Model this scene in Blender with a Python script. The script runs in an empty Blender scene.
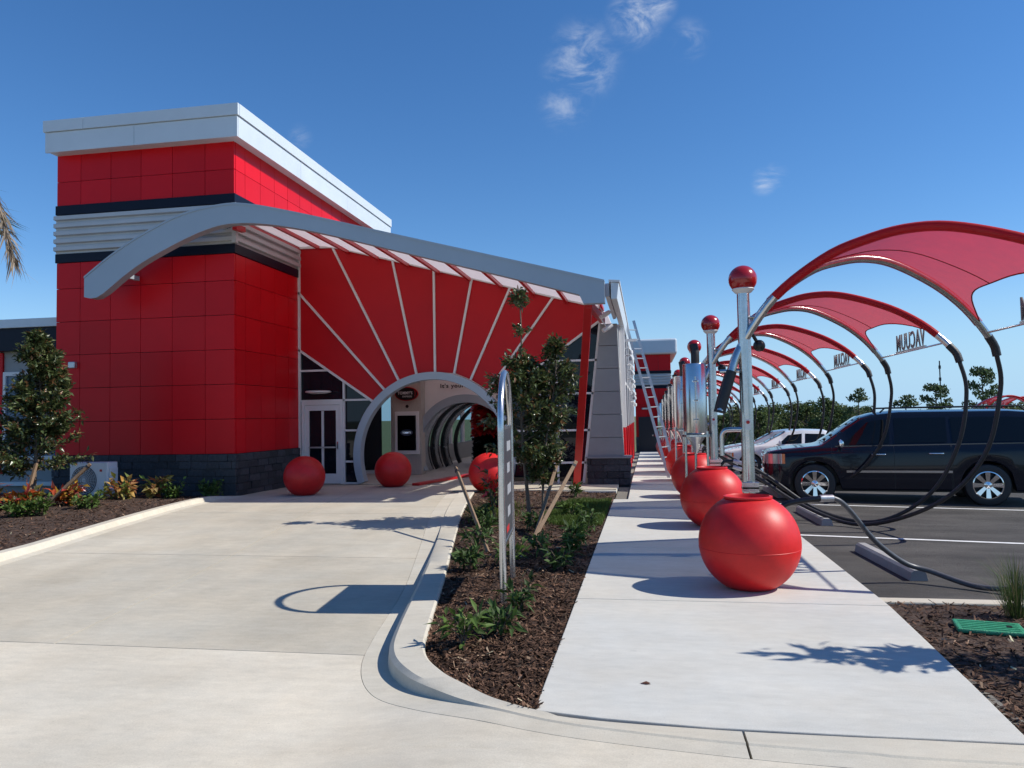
import bpy, bmesh, math, random
import numpy as np
from mathutils import Vector, Matrix, Euler, noise as mnoise
random.seed(7); R = math.radians
S = bpy.context.scene; COL = S.collection
# ------------------------------------------------------------------ camera
F_PX = 760.0; YAW = R(9.93); PITCH = R(2.45); ROLL = 0.018; CAMZ = 1.73
cd = bpy.data.cameras.new('camera'); cam = bpy.data.objects.new('camera', cd); COL.objects.link(cam); S.camera = cam
cd.sensor_width = 36; cd.lens = 36 * F_PX / 1024; cd.clip_end = 3000; cd.clip_start = .05
fw = Vector((-math.sin(YAW) * math.cos(PITCH), math.cos(YAW) * math.cos(PITCH), math.sin(PITCH)))
r0 = Vector((math.cos(YAW), math.sin(YAW), 0)); u0 = r0.cross(fw)
rr = r0 * math.cos(ROLL) - u0 * math.sin(ROLL); uu = u0 * math.cos(ROLL) + r0 * math.sin(ROLL)
cam.matrix_world = Matrix(((rr.x, uu.x, -fw.x, 0), (rr.y, uu.y, -fw.y, 0), (rr.z, uu.z, -fw.z, CAMZ), (0, 0, 0, 1)))
# ------------------------------------------------------------------ sky, sun, exposure
SUN_AZ = R(4); SUN_EL = R(44)          # azimuth measured from +X towards +Y
sund = Vector((math.cos(SUN_EL) * math.cos(SUN_AZ), math.cos(SUN_EL) * math.sin(SUN_AZ), math.sin(SUN_EL)))
W = bpy.data.worlds.new('World'); S.world = W; W.use_nodes = True
nt = W.node_tree; nt.nodes.clear()
def wn(t, **k):
    n = nt.nodes.new(t)
    for a, b in k.items(): setattr(n, a, b)
    return n
sky = wn('ShaderNodeTexSky', sky_type='NISHITA', sun_disc=False)
sky.sun_elevation = SUN_EL; sky.sun_rotation = R(90) - SUN_AZ
sky.altitude = 0; sky.air_density = 1.0; sky.dust_density = 0.0; sky.ozone_density = 6.0
bg = wn('ShaderNodeBackground'); bg.inputs[1].default_value = 0.13
out = wn('ShaderNodeOutputWorld'); nt.links.new(bg.outputs[0], out.inputs[0])
# a few thin clouds: patches of wispy noise around fixed directions of the sky
tc = wn('ShaderNodeTexCoord')
nz = wn('ShaderNodeTexNoise'); nz.inputs['Scale'].default_value = 22; nz.inputs['Detail'].default_value = 9
nz.inputs['Roughness'].default_value = .62; nz.inputs['Distortion'].default_value = .5
mp = wn('ShaderNodeMapping'); mp.inputs['Scale'].default_value = (1, 1, 2.0); mp.inputs['Rotation'].default_value = (0, R(18), 0)
nt.links.new(tc.outputs['Generated'], mp.inputs[0]); nt.links.new(mp.outputs[0], nz.inputs['Vector'])
def pixdir(px, py): return (fw + rr * ((px - 512) / F_PX) + uu * ((384 - py) / F_PX)).normalized()
acc = None
for (px, py, rad, amp) in ((636, 18, .042, 1.1), (655, 4, .03, 1.0), (582, 62, .058, .85), (566, 104, .042, .6), (764, 182, .02, 1.0), (776, 175, .018, 1.0), (688, 40, .03, .45), (300, 136, .018, .45)):
    d = pixdir(px, py)
    ds = wn('ShaderNodeVectorMath', operation='DISTANCE'); ds.inputs[1].default_value = d
    nt.links.new(tc.outputs['Generated'], ds.inputs[0])
    mr = wn('ShaderNodeMapRange', interpolation_type='SMOOTHSTEP'); mr.inputs[1].default_value = rad; mr.inputs[2].default_value = 0
    mr.inputs[3].default_value = 0; mr.inputs[4].default_value = amp
    nt.links.new(ds.outputs['Value'], mr.inputs[0])
    if acc is None: acc = mr.outputs[0]
    else:
        ad = wn('ShaderNodeMath', operation='MAXIMUM'); nt.links.new(acc, ad.inputs[0]); nt.links.new(mr.outputs[0], ad.inputs[1]); acc = ad.outputs[0]
rp = wn('ShaderNodeMapRange', interpolation_type='SMOOTHSTEP'); rp.inputs[1].default_value = .38; rp.inputs[2].default_value = .86
nt.links.new(nz.outputs[0], rp.inputs[0])
mu = wn('ShaderNodeMath', operation='MULTIPLY'); nt.links.new(acc, mu.inputs[0]); nt.links.new(rp.outputs[0], mu.inputs[1])
hs = wn('ShaderNodeHueSaturation'); hs.inputs['Hue'].default_value = .503; hs.inputs['Saturation'].default_value = 1.17
nt.links.new(sky.outputs[0], hs.inputs['Color'])
mx = wn('ShaderNodeMixRGB'); mx.inputs[2].default_value = (5.6, 6.0, 6.6, 1)
# pale blue haze low over the horizon, the same all round
sx = wn('ShaderNodeSeparateXYZ'); nt.links.new(tc.outputs['Generated'], sx.inputs[0])
hr = wn('ShaderNodeMapRange', interpolation_type='SMOOTHSTEP'); hr.inputs[1].default_value = .20; hr.inputs[2].default_value = -.01; hr.inputs[3].default_value = 0; hr.inputs[4].default_value = .93; nt.links.new(sx.outputs['Z'], hr.inputs[0])
hm = wn('ShaderNodeMixRGB'); hm.inputs[2].default_value = (.37 / .13, .61 / .13, .86 / .13, 1); nt.links.new(hr.outputs[0], hm.inputs[0]); nt.links.new(hs.outputs[0], hm.inputs[1])
nt.links.new(mu.outputs[0], mx.inputs[0]); nt.links.new(hm.outputs[0], mx.inputs[1]); nt.links.new(mx.outputs[0], bg.inputs[0])
sl = bpy.data.lights.new('sun', 'SUN'); sl.energy = 5.0; sl.angle = R(.53); sl.color = (1, .955, .875)
so = bpy.data.objects.new('sun', sl); COL.objects.link(so); so.location = (20, 5, 30)
so.rotation_euler = sund.to_track_quat('Z', 'Y').to_euler()
S.view_settings.view_transform = 'Standard'; S.view_settings.look = 'None'; S.view_settings.exposure = 0.10; S.view_settings.gamma = 1
S.render.engine = 'CYCLES'; S.cycles.max_bounces = 8; S.cycles.transparent_max_bounces = 12
# ------------------------------------------------------------------ materials
MATS = {}
def mat(name, col, rough=.5, metal=0, var=0.0, vscale=3.0, bump=0.0, bscale=40.0, rnd=0.0, spec=.5, coat=0, transl=0.0, col2=None, attr=None, stretch=None, emit=None):
    if name in MATS: return MATS[name]
    m = bpy.data.materials.new(name); m.use_nodes = True; MATS[name] = m
    n = m.node_tree.nodes; l = m.node_tree.links; p = n['Principled BSDF']
    p.inputs['Base Color'].default_value = (*col, 1); p.inputs['Roughness'].default_value = rough; p.inputs['Metallic'].default_value = metal
    p.inputs['Specular IOR Level'].default_value = spec; p.inputs['Coat Weight'].default_value = coat; p.inputs['Coat Roughness'].default_value = .03
    co = n.new('ShaderNodeTexCoord'); geo = n.new('ShaderNodeNewGeometry'); vec = geo.outputs['Position']
    if stretch:
        mpn = n.new('ShaderNodeMapping'); mpn.inputs['Scale'].default_value = stretch; l.new(vec, mpn.inputs[0]); vec = mpn.outputs[0]
    base = None
    if attr:
        a = n.new('ShaderNodeVertexColor'); a.layer_name = attr; base = a.outputs[0]
    if var or col2:
        t = n.new('ShaderNodeTexNoise'); t.inputs['Scale'].default_value = vscale; t.inputs['Detail'].default_value = 7; t.inputs['Roughness'].default_value = .62
        l.new(vec, t.inputs['Vector'])
        mr = n.new('ShaderNodeMapRange'); mr.inputs[1].default_value = .3; mr.inputs[2].default_value = .7; l.new(t.outputs[0], mr.inputs[0])
        if col2:
            mxn = n.new('ShaderNodeMixRGB'); mxn.inputs[1].default_value = (*col, 1); mxn.inputs[2].default_value = (*col2, 1); l.new(mr.outputs[0], mxn.inputs[0]); base = mxn.outputs[0]
        if var:
            mr.inputs[3].default_value = 0; mr.inputs[4].default_value = 1
            m2 = n.new('ShaderNodeMapRange'); m2.inputs[3].default_value = 1 - var; m2.inputs[4].default_value = 1 + var; l.new(mr.outputs[0], m2.inputs[0])
            vm = n.new('ShaderNodeVectorMath'); vm.operation = 'SCALE'; l.new(m2.outputs[0], vm.inputs['Scale'])
            if base is not None: l.new(base, vm.inputs[0])
            else: vm.inputs[0].default_value = col
            base = vm.outputs[0]
            m3 = n.new('ShaderNodeMapRange'); m3.inputs[3].default_value = max(.02, rough - var * .25); m3.inputs[4].default_value = min(1, rough + var * .25)
            l.new(mr.outputs[0], m3.inputs[0]); l.new(m3.outputs[0], p.inputs['Roughness'])
    if rnd:
        oi = n.new('ShaderNodeObjectInfo'); m4 = n.new('ShaderNodeMapRange'); m4.inputs[3].default_value = 1 - rnd; m4.inputs[4].default_value = 1 + rnd; l.new(oi.outputs['Random'], m4.inputs[0])
        vm = n.new('ShaderNodeVectorMath'); vm.operation = 'SCALE'; l.new(m4.outputs[0], vm.inputs['Scale'])
        if base is not None: l.new(base, vm.inputs[0])
        else: vm.inputs[0].default_value = col
        base = vm.outputs[0]
    if base is not None: l.new(base, p.inputs['Base Color'])
    if bump:
        t2 = n.new('ShaderNodeTexNoise'); t2.inputs['Scale'].default_value = bscale; t2.inputs['Detail'].default_value = 5; l.new(vec, t2.inputs['Vector'])
        b = n.new('ShaderNodeBump'); b.inputs['Strength'].default_value = min(1, bump); b.inputs['Distance'].default_value = .02; l.new(t2.outputs[0], b.inputs['Height']); l.new(b.outputs[0], p.inputs['Normal'])
    if transl:
        tr = n.new('ShaderNodeBsdfTranslucent'); tr.inputs[0].default_value = (*col, 1)
        if base is not None: l.new(base, tr.inputs[0])
        ms = n.new('ShaderNodeMixShader'); ms.inputs[0].default_value = transl
        l.new(p.outputs[0], ms.inputs[1]); l.new(tr.outputs[0], ms.inputs[2]); l.new(ms.outputs[0], n['Material Output'].inputs[0])
    if emit:
        p.inputs['Emission Color'].default_value = (*emit[0], 1); p.inputs['Emission Strength'].default_value = emit[1]
    return m
def concrete(name, col, wear=.1, streak=(1, 1, 1)):
    m = mat(name, col, rough=.85, spec=.25)
    n = m.node_tree.nodes; l = m.node_tree.links; p = n['Principled BSDF']; geo = n.new('ShaderNodeNewGeometry')
    def nz(s, d, st=(1, 1, 1)):
        mpn = n.new('ShaderNodeMapping'); mpn.inputs['Scale'].default_value = st; l.new(geo.outputs['Position'], mpn.inputs[0])
        t = n.new('ShaderNodeTexNoise'); t.inputs['Scale'].default_value = s; t.inputs['Detail'].default_value = d; t.inputs['Roughness'].default_value = .65; l.new(mpn.outputs[0], t.inputs['Vector']); return t.outputs[0]
    def rng(o, a, b, lo=.3, hi=.7):
        r = n.new('ShaderNodeMapRange'); r.inputs[1].default_value = lo; r.inputs[2].default_value = hi; r.inputs[3].default_value = a; r.inputs[4].default_value = b; l.new(o, r.inputs[0]); return r.outputs[0]
    def mul(a, b):
        q = n.new('ShaderNodeMath'); q.operation = 'MULTIPLY'; l.new(a, q.inputs[0]); l.new(b, q.inputs[1]); return q.outputs[0]
    f1 = rng(nz(.55, 6, streak), 1 - wear, 1 + wear * .5); f2 = rng(nz(7, 9, (.8, 2, 1)), .93, 1.06); f3 = rng(nz(130, 4), .89, 1.09)
    f4 = rng(nz(38, 2), 1, .80, .70, .76)           # small pits and specks
    oi = n.new('ShaderNodeObjectInfo'); f5 = rng(oi.outputs['Random'], .97, 1.03, 0, 1)
    f6 = rng(nz(5.5, 3), 1, .86, .68, .80)            # old drips
    f7 = rng(nz(1.7, 7, (.35, 1.6, 1)), .94, 1.05)     # swept streaks
    k = mul(mul(mul(mul(f1, f2), mul(f3, f4)), f5), mul(f6, f7))
    tint = n.new('ShaderNodeMixRGB'); tint.inputs[1].default_value = (*col, 1); tint.inputs[2].default_value = (col[0] * 1.02, col[1] * .975, col[2] * .92, 1); l.new(rng(nz(.9, 4), 0, 1), tint.inputs[0])
    vm = n.new('ShaderNodeVectorMath'); vm.operation = 'SCALE'; l.new(tint.outputs[0], vm.inputs[0]); l.new(k, vm.inputs['Scale']); l.new(vm.outputs[0], p.inputs['Base Color'])
    b = n.new('ShaderNodeBump'); b.inputs['Strength'].default_value = .22; b.inputs['Distance'].default_value = .006; l.new(nz(90, 6, (1, 4, 1)), b.inputs['Height']); l.new(b.outputs[0], p.inputs['Normal'])
    return m
def glass(name, col=(.02, .025, .035), rough=.02, alpha=.0):
    m = mat(name, col, rough=rough, spec=.35); return m
def clear_glass(name, tint=(.8, .9, .92), fac=.75):
    m = mat(name, (.02, .03, .03), rough=.02, spec=.8)
    n = m.node_tree.nodes; l = m.node_tree.links; t = n.new('ShaderNodeBsdfTransparent'); t.inputs[0].default_value = (*tint, 1)
    ms = n.new('ShaderNodeMixShader'); ms.inputs[0].default_value = fac; l.new(n['Principled BSDF'].outputs[0], ms.inputs[1]); l.new(t.outputs[0], ms.inputs[2]); l.new(ms.outputs[0], n['Material Output'].inputs[0]); return m
CONC = concrete('drive_concrete', (.505, .468, .388), .22, (1, .6, 1)); APRON = concrete('apron_concrete', (.62, .572, .475), .18); WALK = concrete('walk_concrete', (.55, .545, .505), .09); KERBM = concrete('kerb_concrete', (.545, .51, .43), .12); STOPM = concrete('stop_concrete', (.36, .36, .36), .15)
JOINT = mat('joint_filler', (.17, .155, .13), .9)
ASPH = mat('asphalt', (.072, .067, .062), .9, var=.22, vscale=1.1, bump=.8, bscale=140, col2=(.105, .098, .09), stretch=(.6, 1.6, 1), spec=.25)
PAINT = mat('road_paint', (.74, .74, .72), .7, var=.14, vscale=9)
REDP = mat('red_panel', (.62, .006, .012), .36, spec=.2, rnd=.09, bump=.03, bscale=1.3, var=.04, vscale=2)
REDFAN = mat('red_fan_panel', (.50, .008, .013), .42, spec=.25, rnd=.05, var=.05, vscale=1.5)
REDST = mat('red_steel', (.50, .012, .014), .35, var=.06, vscale=4)
REDGLOBE = mat('red_globe_plastic', (.58, .011, .011), .46, var=.12, vscale=7, spec=.42, bump=.05, bscale=120)
BACKING = mat('joint_shadow_backing', (.06, .008, .01), .8)
SILV = mat('silver_cladding', (.60, .66, .70), .45, metal=.1, var=.04, vscale=1.2, rnd=.02)
CORR = mat('corrugated_silver', (.50, .505, .51), .4, metal=.1, var=.05, vscale=2)
NAVY = mat('navy_band', (.006, .008, .02), .4, var=.1, spec=.2)
BEAMM = mat('grey_beam_cladding', (.37, .43, .485), .45, metal=.15, var=.04, vscale=.8)
WHITEF = mat('white_frame', (.72, .71, .69), .45, var=.04)
POLYC = mat('milky_polycarbonate', (.74, .70, .71), .35, transl=.75)
STONE = mat('split_face_stone', (.045, .046, .052), .85, rnd=.35, var=.35, vscale=14, bump=1.0, bscale=26)
STONEB = mat('stone_mortar', (.035, .035, .038), .95)
PIERM = mat('grey_pier_panel', (.27, .275, .27), .6, rnd=.04, var=.05, vscale=3)
DGLASS = glass('dark_glass', (.006, .008, .014)); SGLASS = clear_glass('store_glass')
STEEL = mat('brushed_steel', (.58, .58, .58), .24, metal=.95, var=.12, vscale=9, bump=.04, bscale=60)
CANM = mat('polished_steel', (.66, .66, .65), .24, metal=1.0, var=.05, vscale=5, bump=.05, bscale=3)
ALU = mat('aluminium', (.55, .56, .57), .38, metal=.8, var=.1, vscale=20)
FABRIC = mat('red_shade_fabric', (.62, .014, .022), .75, transl=.36, var=.07, vscale=6, bump=.15, bscale=260, spec=.2)
n_ = FABRIC.node_tree.nodes; l_ = FABRIC.node_tree.links; t_ = n_.new('ShaderNodeBsdfTransparent'); x_ = n_.new('ShaderNodeMixShader'); x_.inputs[0].default_value = .13      # open weave of the shade cloth
src_ = n_['Material Output'].inputs[0].links[0].from_socket; l_.new(src_, x_.inputs[1]); l_.new(t_.outputs[0], x_.inputs[2]); l_.new(x_.outputs[0], n_['Material Output'].inputs[0])
SEAM = mat('fabric_seam', (.18, .006, .01), .8)
RUBBER = mat('black_rubber', (.018, .018, .02), .5, var=.2, vscale=20, bump=.25, bscale=90)
HOSEG = mat('grey_hose', (.07, .073, .08), .42, var=.15, vscale=30)
BLACK = mat('black_plastic', (.012, .012, .013), .4)
CHROME = mat('chrome', (.8, .8, .82), .06, metal=1)
WHITEP = mat('white_plastic', (.76, .77, .76), .4, var=.04)
BEIGE = mat('interior_wall', (.80, .775, .75), .6, var=.05, vscale=1)
WOOD = mat('stake_wood', (.21, .135, .08), .75, var=.3, vscale=5, stretch=(6, 6, 1), bump=.3, bscale=30)
BARK = mat('bark', (.13, .10, .075), .9, var=.35, vscale=12, bump=.8, bscale=40)
LEAF = mat('glossy_leaf', (.05, .08, .028), .3, attr='Col', transl=.22, spec=.5)
LEAFM = mat('matte_leaf', (.05, .08, .028), .6, attr='Col', transl=.3, spec=.3)
CHIP = mat('mulch_chip', (.08, .04, .025), .9, attr='Col', spec=.2)
MULCH = mat('mulch', (.085, .050, .034), .95, col2=(.040, .024, .017), vscale=30, bump=1, bscale=45)
GRASSG = mat('field_grass', (.07, .10, .03), .95, col2=(.11, .12, .05), vscale=.3, bump=.6, bscale=8)
CARBLK = mat('navy_black_paint', (.006, .008, .016), .14, coat=.36, spec=.25)
CARWHT = mat('white_paint', (.78, .78, .77), .25, coat=.8)
CARSIL = mat('silver_paint', (.50, .51, .52), .25, metal=.5, coat=.8)
CARGL = glass('car_glass', (.006, .008, .01)); AMBER = mat('amber_lens', (.75, .16, .02), .15, coat=1); REDL = mat('red_lens', (.45, .01, .01), .15, coat=1)
LAMP = mat('lamp_lens', (.42, .43, .45), .12, metal=.6, coat=.6)
# ------------------------------------------------------------------ mesh helpers
ORG = {}
class MB:
    def __init__(s): s.v = []; s.f = []; s.c = []
    def add(s, vs, fs, col=None):
        o = len(s.v); s.v += [tuple(p) for p in vs]; s.f += [tuple(i + o for i in f) for f in fs]
        if col is not None: s.c += [col] * len(fs)
        return s
    def box(s, x0, x1, y0, y1, z0, z1):
        return s.add([(x0, y0, z0), (x1, y0, z0), (x1, y1, z0), (x0, y1, z0), (x0, y0, z1), (x1, y0, z1), (x1, y1, z1), (x0, y1, z1)],
                     [(0, 3, 2, 1), (4, 5, 6, 7), (0, 1, 5, 4), (1, 2, 6, 5), (2, 3, 7, 6), (3, 0, 4, 7)])
    def bar(s, a, b, w, d, up=(0, 0, 1)):
        a = Vector(a); b = Vector(b); t = (b - a).normalized(); side = t.cross(Vector(up))
        if side.length < 1e-4: side = t.cross(Vector((0, 1, 0)))
        side.normalize(); n = side.cross(t)
        vs = [p + side * (sx * w / 2) + n * (sz * d / 2) for p in (a, b) for sx, sz in ((-1, -1), (1, -1), (1, 1), (-1, 1))]
        return s.add(vs, [(0, 1, 2, 3), (7, 6, 5, 4), (0, 4, 5, 1), (1, 5, 6, 2), (2, 6, 7, 3), (3, 7, 4, 0)])
    def prism_y(s, poly, y0, y1):      # polygon in XZ pushed along Y
        n = len(poly); vs = [(x, y0, z) for x, z in poly] + [(x, y1, z) for x, z in poly]
        return s.add(vs, [tuple(range(n)), tuple(range(2 * n - 1, n - 1, -1))] + [(i, i + n, (i + 1) % n + n, (i + 1) % n) for i in range(n)])
    def prism_z(s, poly, z0, z1):
        n = len(poly); vs = [(x, y, z0) for x, y in poly] + [(x, y, z1) for x, y in poly]
        return s.add(vs, [tuple(range(n - 1, -1, -1)), tuple(range(n, 2 * n))] + [(i, (i + 1) % n, (i + 1) % n + n, i + n) for i in range(n)])
    def tube(s, path, r, n=10, cap=True):
        P = [Vector(p) for p in path]; k = len(P); rad = r if isinstance(r, (list, tuple)) else [r] * k
        t0 = (P[1] - P[0]).normalized(); up = Vector((0, 0, 1)) if abs(t0.z) < .9 else Vector((1, 0, 0)); nrm = (up - t0 * up.dot(t0)).normalized()
        vs = []
        for i in range(k):
            t = (P[min(i + 1, k - 1)] - P[max(i - 1, 0)]).normalized(); nrm = (nrm - t * nrm.dot(t)).normalized(); b = t.cross(nrm)
            vs += [P[i] + (nrm * math.cos(2 * math.pi * j / n) + b * math.sin(2 * math.pi * j / n)) * rad[i] for j in range(n)]
        fs = [(i * n + j, i * n + (j + 1) % n, (i + 1) * n + (j + 1) % n, (i + 1) * n + j) for i in range(k - 1) for j in range(n)]
        if cap: fs += [tuple(range(n - 1, -1, -1)), tuple(range((k - 1) * n, k * n))]
        return s.add(vs, fs)
    def lathe(s, prof, c=(0, 0, 0), n=32, axis='z'):
        vs = []
        for (r, z) in prof:
            for j in range(n):
                a = 2 * math.pi * j / n; x, y = r * math.cos(a), r * math.sin(a)
                p = (x, y, z) if axis == 'z' else ((x, z, y) if axis == 'y' else (z, x, y))
                vs.append((p[0] + c[0], p[1] + c[1], p[2] + c[2]))
        fs = [(i * n + j, i * n + (j + 1) % n, (i + 1) * n + (j + 1) % n, (i + 1) * n + j) for i in range(len(prof) - 1) for j in range(n)]
        return s.add(vs, fs)
    def sphere(s, c, r, n=24, m=14):
        return s.lathe([(r * math.sin(math.pi * i / m) + 1e-5, -r * math.cos(math.pi * i / m)) for i in range(m + 1)], c, n)
    def grid(s, fn, nu, nv):
        vs = [fn(i / nu, j / nv) for i in range(nu + 1) for j in range(nv + 1)]
        return s.add(vs, [(i * (nv + 1) + j, (i + 1) * (nv + 1) + j, (i + 1) * (nv + 1) + j + 1, i * (nv + 1) + j + 1) for i in range(nu) for j in range(nv)])
    def mesh(s, name, m, o=(0, 0, 0), smooth=False, fix=True):
        me = bpy.data.meshes.new(name); me.from_pydata([(p[0] - o[0], p[1] - o[1], p[2] - o[2]) for p in s.v], [], s.f)
        if s.c and len(s.c) == len(s.f):
            ca = me.color_attributes.new('Col', 'FLOAT_COLOR', 'CORNER'); arr = []
            for f, c in zip(s.f, s.c): arr += [c[0], c[1], c[2], 1.0] * len(f)
            ca.data.foreach_set('color', arr)
        if fix:
            bm = bmesh.new(); bm.from_mesh(me); bmesh.ops.recalc_face_normals(bm, faces=bm.faces[:]); bm.to_mesh(me); bm.free()
        if m: me.materials.append(m)
        if smooth:
            me.polygons.foreach_set('use_smooth', [True] * len(me.polygons))
            if smooth != 'full': me.set_sharp_from_angle(angle=R(smooth if smooth > 1 else 35))
        return me
    def build(s, name, m, parent=None, smooth=False, bevel=0, fix=True):
        if parent is not None: o = ORG[parent]
        else:
            a = np.array(s.v); o = ((a[:, 0].min() + a[:, 0].max()) / 2, (a[:, 1].min() + a[:, 1].max()) / 2, a[:, 2].min())
        me = s.mesh(name, m, o, smooth, fix); ob = bpy.data.objects.new(name, me); COL.objects.link(ob)
        if parent is not None: ob.parent = parent
        else: ob.location = o
        ORG[ob] = o
        if bevel:
            b = ob.modifiers.new('bevel', 'BEVEL'); b.width = bevel; b.segments = 2; b.limit_method = 'ANGLE'; b.angle_limit = R(40)
        return ob
def tag(o, label=None, cat=None, group=None, kind=None):
    if label: o['label'] = label
    if cat: o['category'] = cat
    if group: o['group'] = group
    if kind: o['kind'] = kind
    return o
def thing(name, label, cat, loc, group=None, local=True):
    o = bpy.data.objects.new(name, None); COL.objects.link(o); o.location = loc; o.empty_display_size = .2
    ORG[o] = (0, 0, 0) if local else tuple(loc); tag(o, label, cat, group); return o
def copy_tree(o, parent=None):
    c = o.copy(); COL.objects.link(c); c.parent = parent
    for ch in list(o.children): copy_tree(ch, c)
    return c
UNIT = {}
def unit_mesh(m, ch=.03, seed=0, rough=0.0):
    k = (m.name, ch, seed)
    if k in UNIT: return UNIT[k]
    bm = bmesh.new(); bmesh.ops.create_cube(bm, size=1.0)
    bmesh.ops.bevel(bm, geom=bm.edges[:], offset=ch, segments=1, affect='EDGES')
    if rough:
        rg = random.Random(seed)
        for v in bm.verts: v.co += Vector((rg.uniform(-1, 1), rg.uniform(-1, 1), rg.uniform(-1, 1))) * rough
    me = bpy.data.meshes.new('piece'); bm.to_mesh(me); bm.free(); me.materials.append(m); UNIT[k] = me; return me
def piece(name, m, parent, x0, x1, y0, y1, z0, z1, ch=.012, seed=0, rough=0.0):
    ob = bpy.data.objects.new(name, unit_mesh(m, ch, seed, rough)); COL.objects.link(ob); o = ORG[parent]; ob.parent = parent
    ob.location = ((x0 + x1) / 2 - o[0], (y0 + y1) / 2 - o[1], (z0 + z1) / 2 - o[2]); ob.scale = (abs(x1 - x0), abs(y1 - y0), abs(z1 - z0)); ORG[ob] = o
    if name == 'wall_panel': ob.rotation_euler = (random.uniform(-.0025, .0025), random.uniform(-.0025, .0025), random.uniform(-.0025, .0025))
    return ob
def spline(pts, n=8):
    P = [Vector(p) for p in pts]; o = []
    for i in range(len(P) - 1):
        a = P[max(i - 1, 0)]; b = P[i]; c = P[i + 1]; d = P[min(i + 2, len(P) - 1)]
        for j in range(n):
            t = j / n; o.append(.5 * ((2 * b) + (c - a) * t + (2 * a - 5 * b + 4 * c - d) * t * t + (3 * b - a - 3 * c + d) * t ** 3))
    o.append(P[-1]); return o
def text_mesh(txt, width, height, depth, m, bold=.0):
    cu = bpy.data.curves.new('text', 'FONT'); cu.body = txt; cu.extrude = depth / 2; cu.resolution_u = 3; cu.offset = bold; cu.space_character = 1.12
    ob = bpy.data.objects.new('text', cu); COL.objects.link(ob); dg = bpy.context.evaluated_depsgraph_get(); dg.update()
    me = bpy.data.meshes.new_from_object(ob.evaluated_get(dg)); bpy.data.objects.remove(ob)
    a = np.empty(len(me.vertices) * 3); me.vertices.foreach_get('co', a); a = a.reshape(-1, 3)
    mn, mxx = a.min(0), a.max(0)
    a[:, 0] = (a[:, 0] - (mn[0] + mxx[0]) / 2) * width / (mxx[0] - mn[0]); a[:, 1] = (a[:, 1] - (mn[1] + mxx[1]) / 2) * height / (mxx[1] - mn[1])
    me.vertices.foreach_set('co', a.ravel()); me.materials.clear(); me.materials.append(m); return me
def place_mesh(name, me, parent, loc, rot):
    ob = bpy.data.objects.new(name, me); COL.objects.link(ob); o = ORG[parent]; ob.parent = parent
    ob.location = (loc[0] - o[0], loc[1] - o[1], loc[2] - o[2]); ob.rotation_euler = rot; ORG[ob] = o; return ob
def sstep(a, b, x):
    t = min(1, max(0, (x - a) / (b - a))); return t * t * (3 - 2 * t)
def nz2(x, y, s=1.0): return mnoise.noise(Vector((x * s, y * s, 3.7)))
# ------------------------------------------------------------------ ground
def zd(x, y):      # driveway surface
    return -.12 + .17 * sstep(7.5, 15.2, y) - .03 * sstep(16, 19, y) + .108 * sstep(-2.05, -.85, x) * sstep(6.3, 4.9, y)
def gy(y): return -.021 * max(0, min(y, 60) - 20)      # the site falls gently to the far end
g = MB()
rings = [0, 6, 12, 20, 30, 45, 60, 75, 100, 160, 400, 1200, 2600]
def gz(r): return -.32 - 5.2 * sstep(62, 105, r)
na = 48; vs = []; fs = []
for r in rings[1:]:
    for j in range(na):
        a = 2 * math.pi * j / na; vs.append((r * math.cos(a), 15 + r * math.sin(a), gz(r) - 1.4 * sstep(-4, 2, r * math.cos(a)) * (1 - sstep(62, 105, r))))
vs.append((0, 15, -1.7)); c0 = len(vs) - 1
fs = [(c0, j, (j + 1) % na) for j in range(na)] + [(i * na + j, (i + 1) * na + j, (i + 1) * na + (j + 1) % na, i * na + (j + 1) % na) for i in range(len(rings) - 2) for j in range(na)]
g.add(vs, fs); tag(g.build('ground', GRASSG), kind='structure')
# kerb paths: gutter edge, face foot, kerb top inner edge
KP = [((-4.4, 16.6), (-4.15, 16.6), (-3.8, 16.6), 1), ((-3.85, 13.4), (-3.6, 13.4), (-3.28, 13.4), 1), ((-3.15, 10.3), (-2.93, 10.3), (-2.66, 10.3), 1), ((-2.62, 7.96), (-2.46, 7.96), (-2.17, 7.96), 1),
      ((-2.31, 6.2), (-2.12, 6.2), (-1.82, 6.2), 1), ((-2.13, 5.45), (-1.94, 5.5), (-1.65, 5.5), 1), ((-1.86, 4.93), (-1.69, 5.08), (-1.43, 5.12), 1), ((-1.5, 4.62), (-1.36, 4.78), (-1.17, 4.85), .9),
      ((-1.06, 4.38), (-.99, 4.53), (-.9, 4.62), .5), ((-.5, 4.19), (-.49, 4.33), (-.47, 4.44), 0), ((.3, 4.06), (.3, 4.2), (.3, 4.375), 0), ((1.0, 4.0), (1.0, 4.15), (1.0, 4.37), 0), ((2.1, 3.97), (2.1, 4.12), (2.1, 4.38), 0), ((9, 3.97), (9, 4.12), (9, 4.38), 0)]
def kpath(i, n=8): return spline([(k[i][0], k[i][1], k[3]) for k in KP], n)
Gp, Fp, Tp = kpath(0), kpath(1), kpath(2)
def kz(y): return max(0.012, zd(0, y) + .03) if y > 9 else .012
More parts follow.
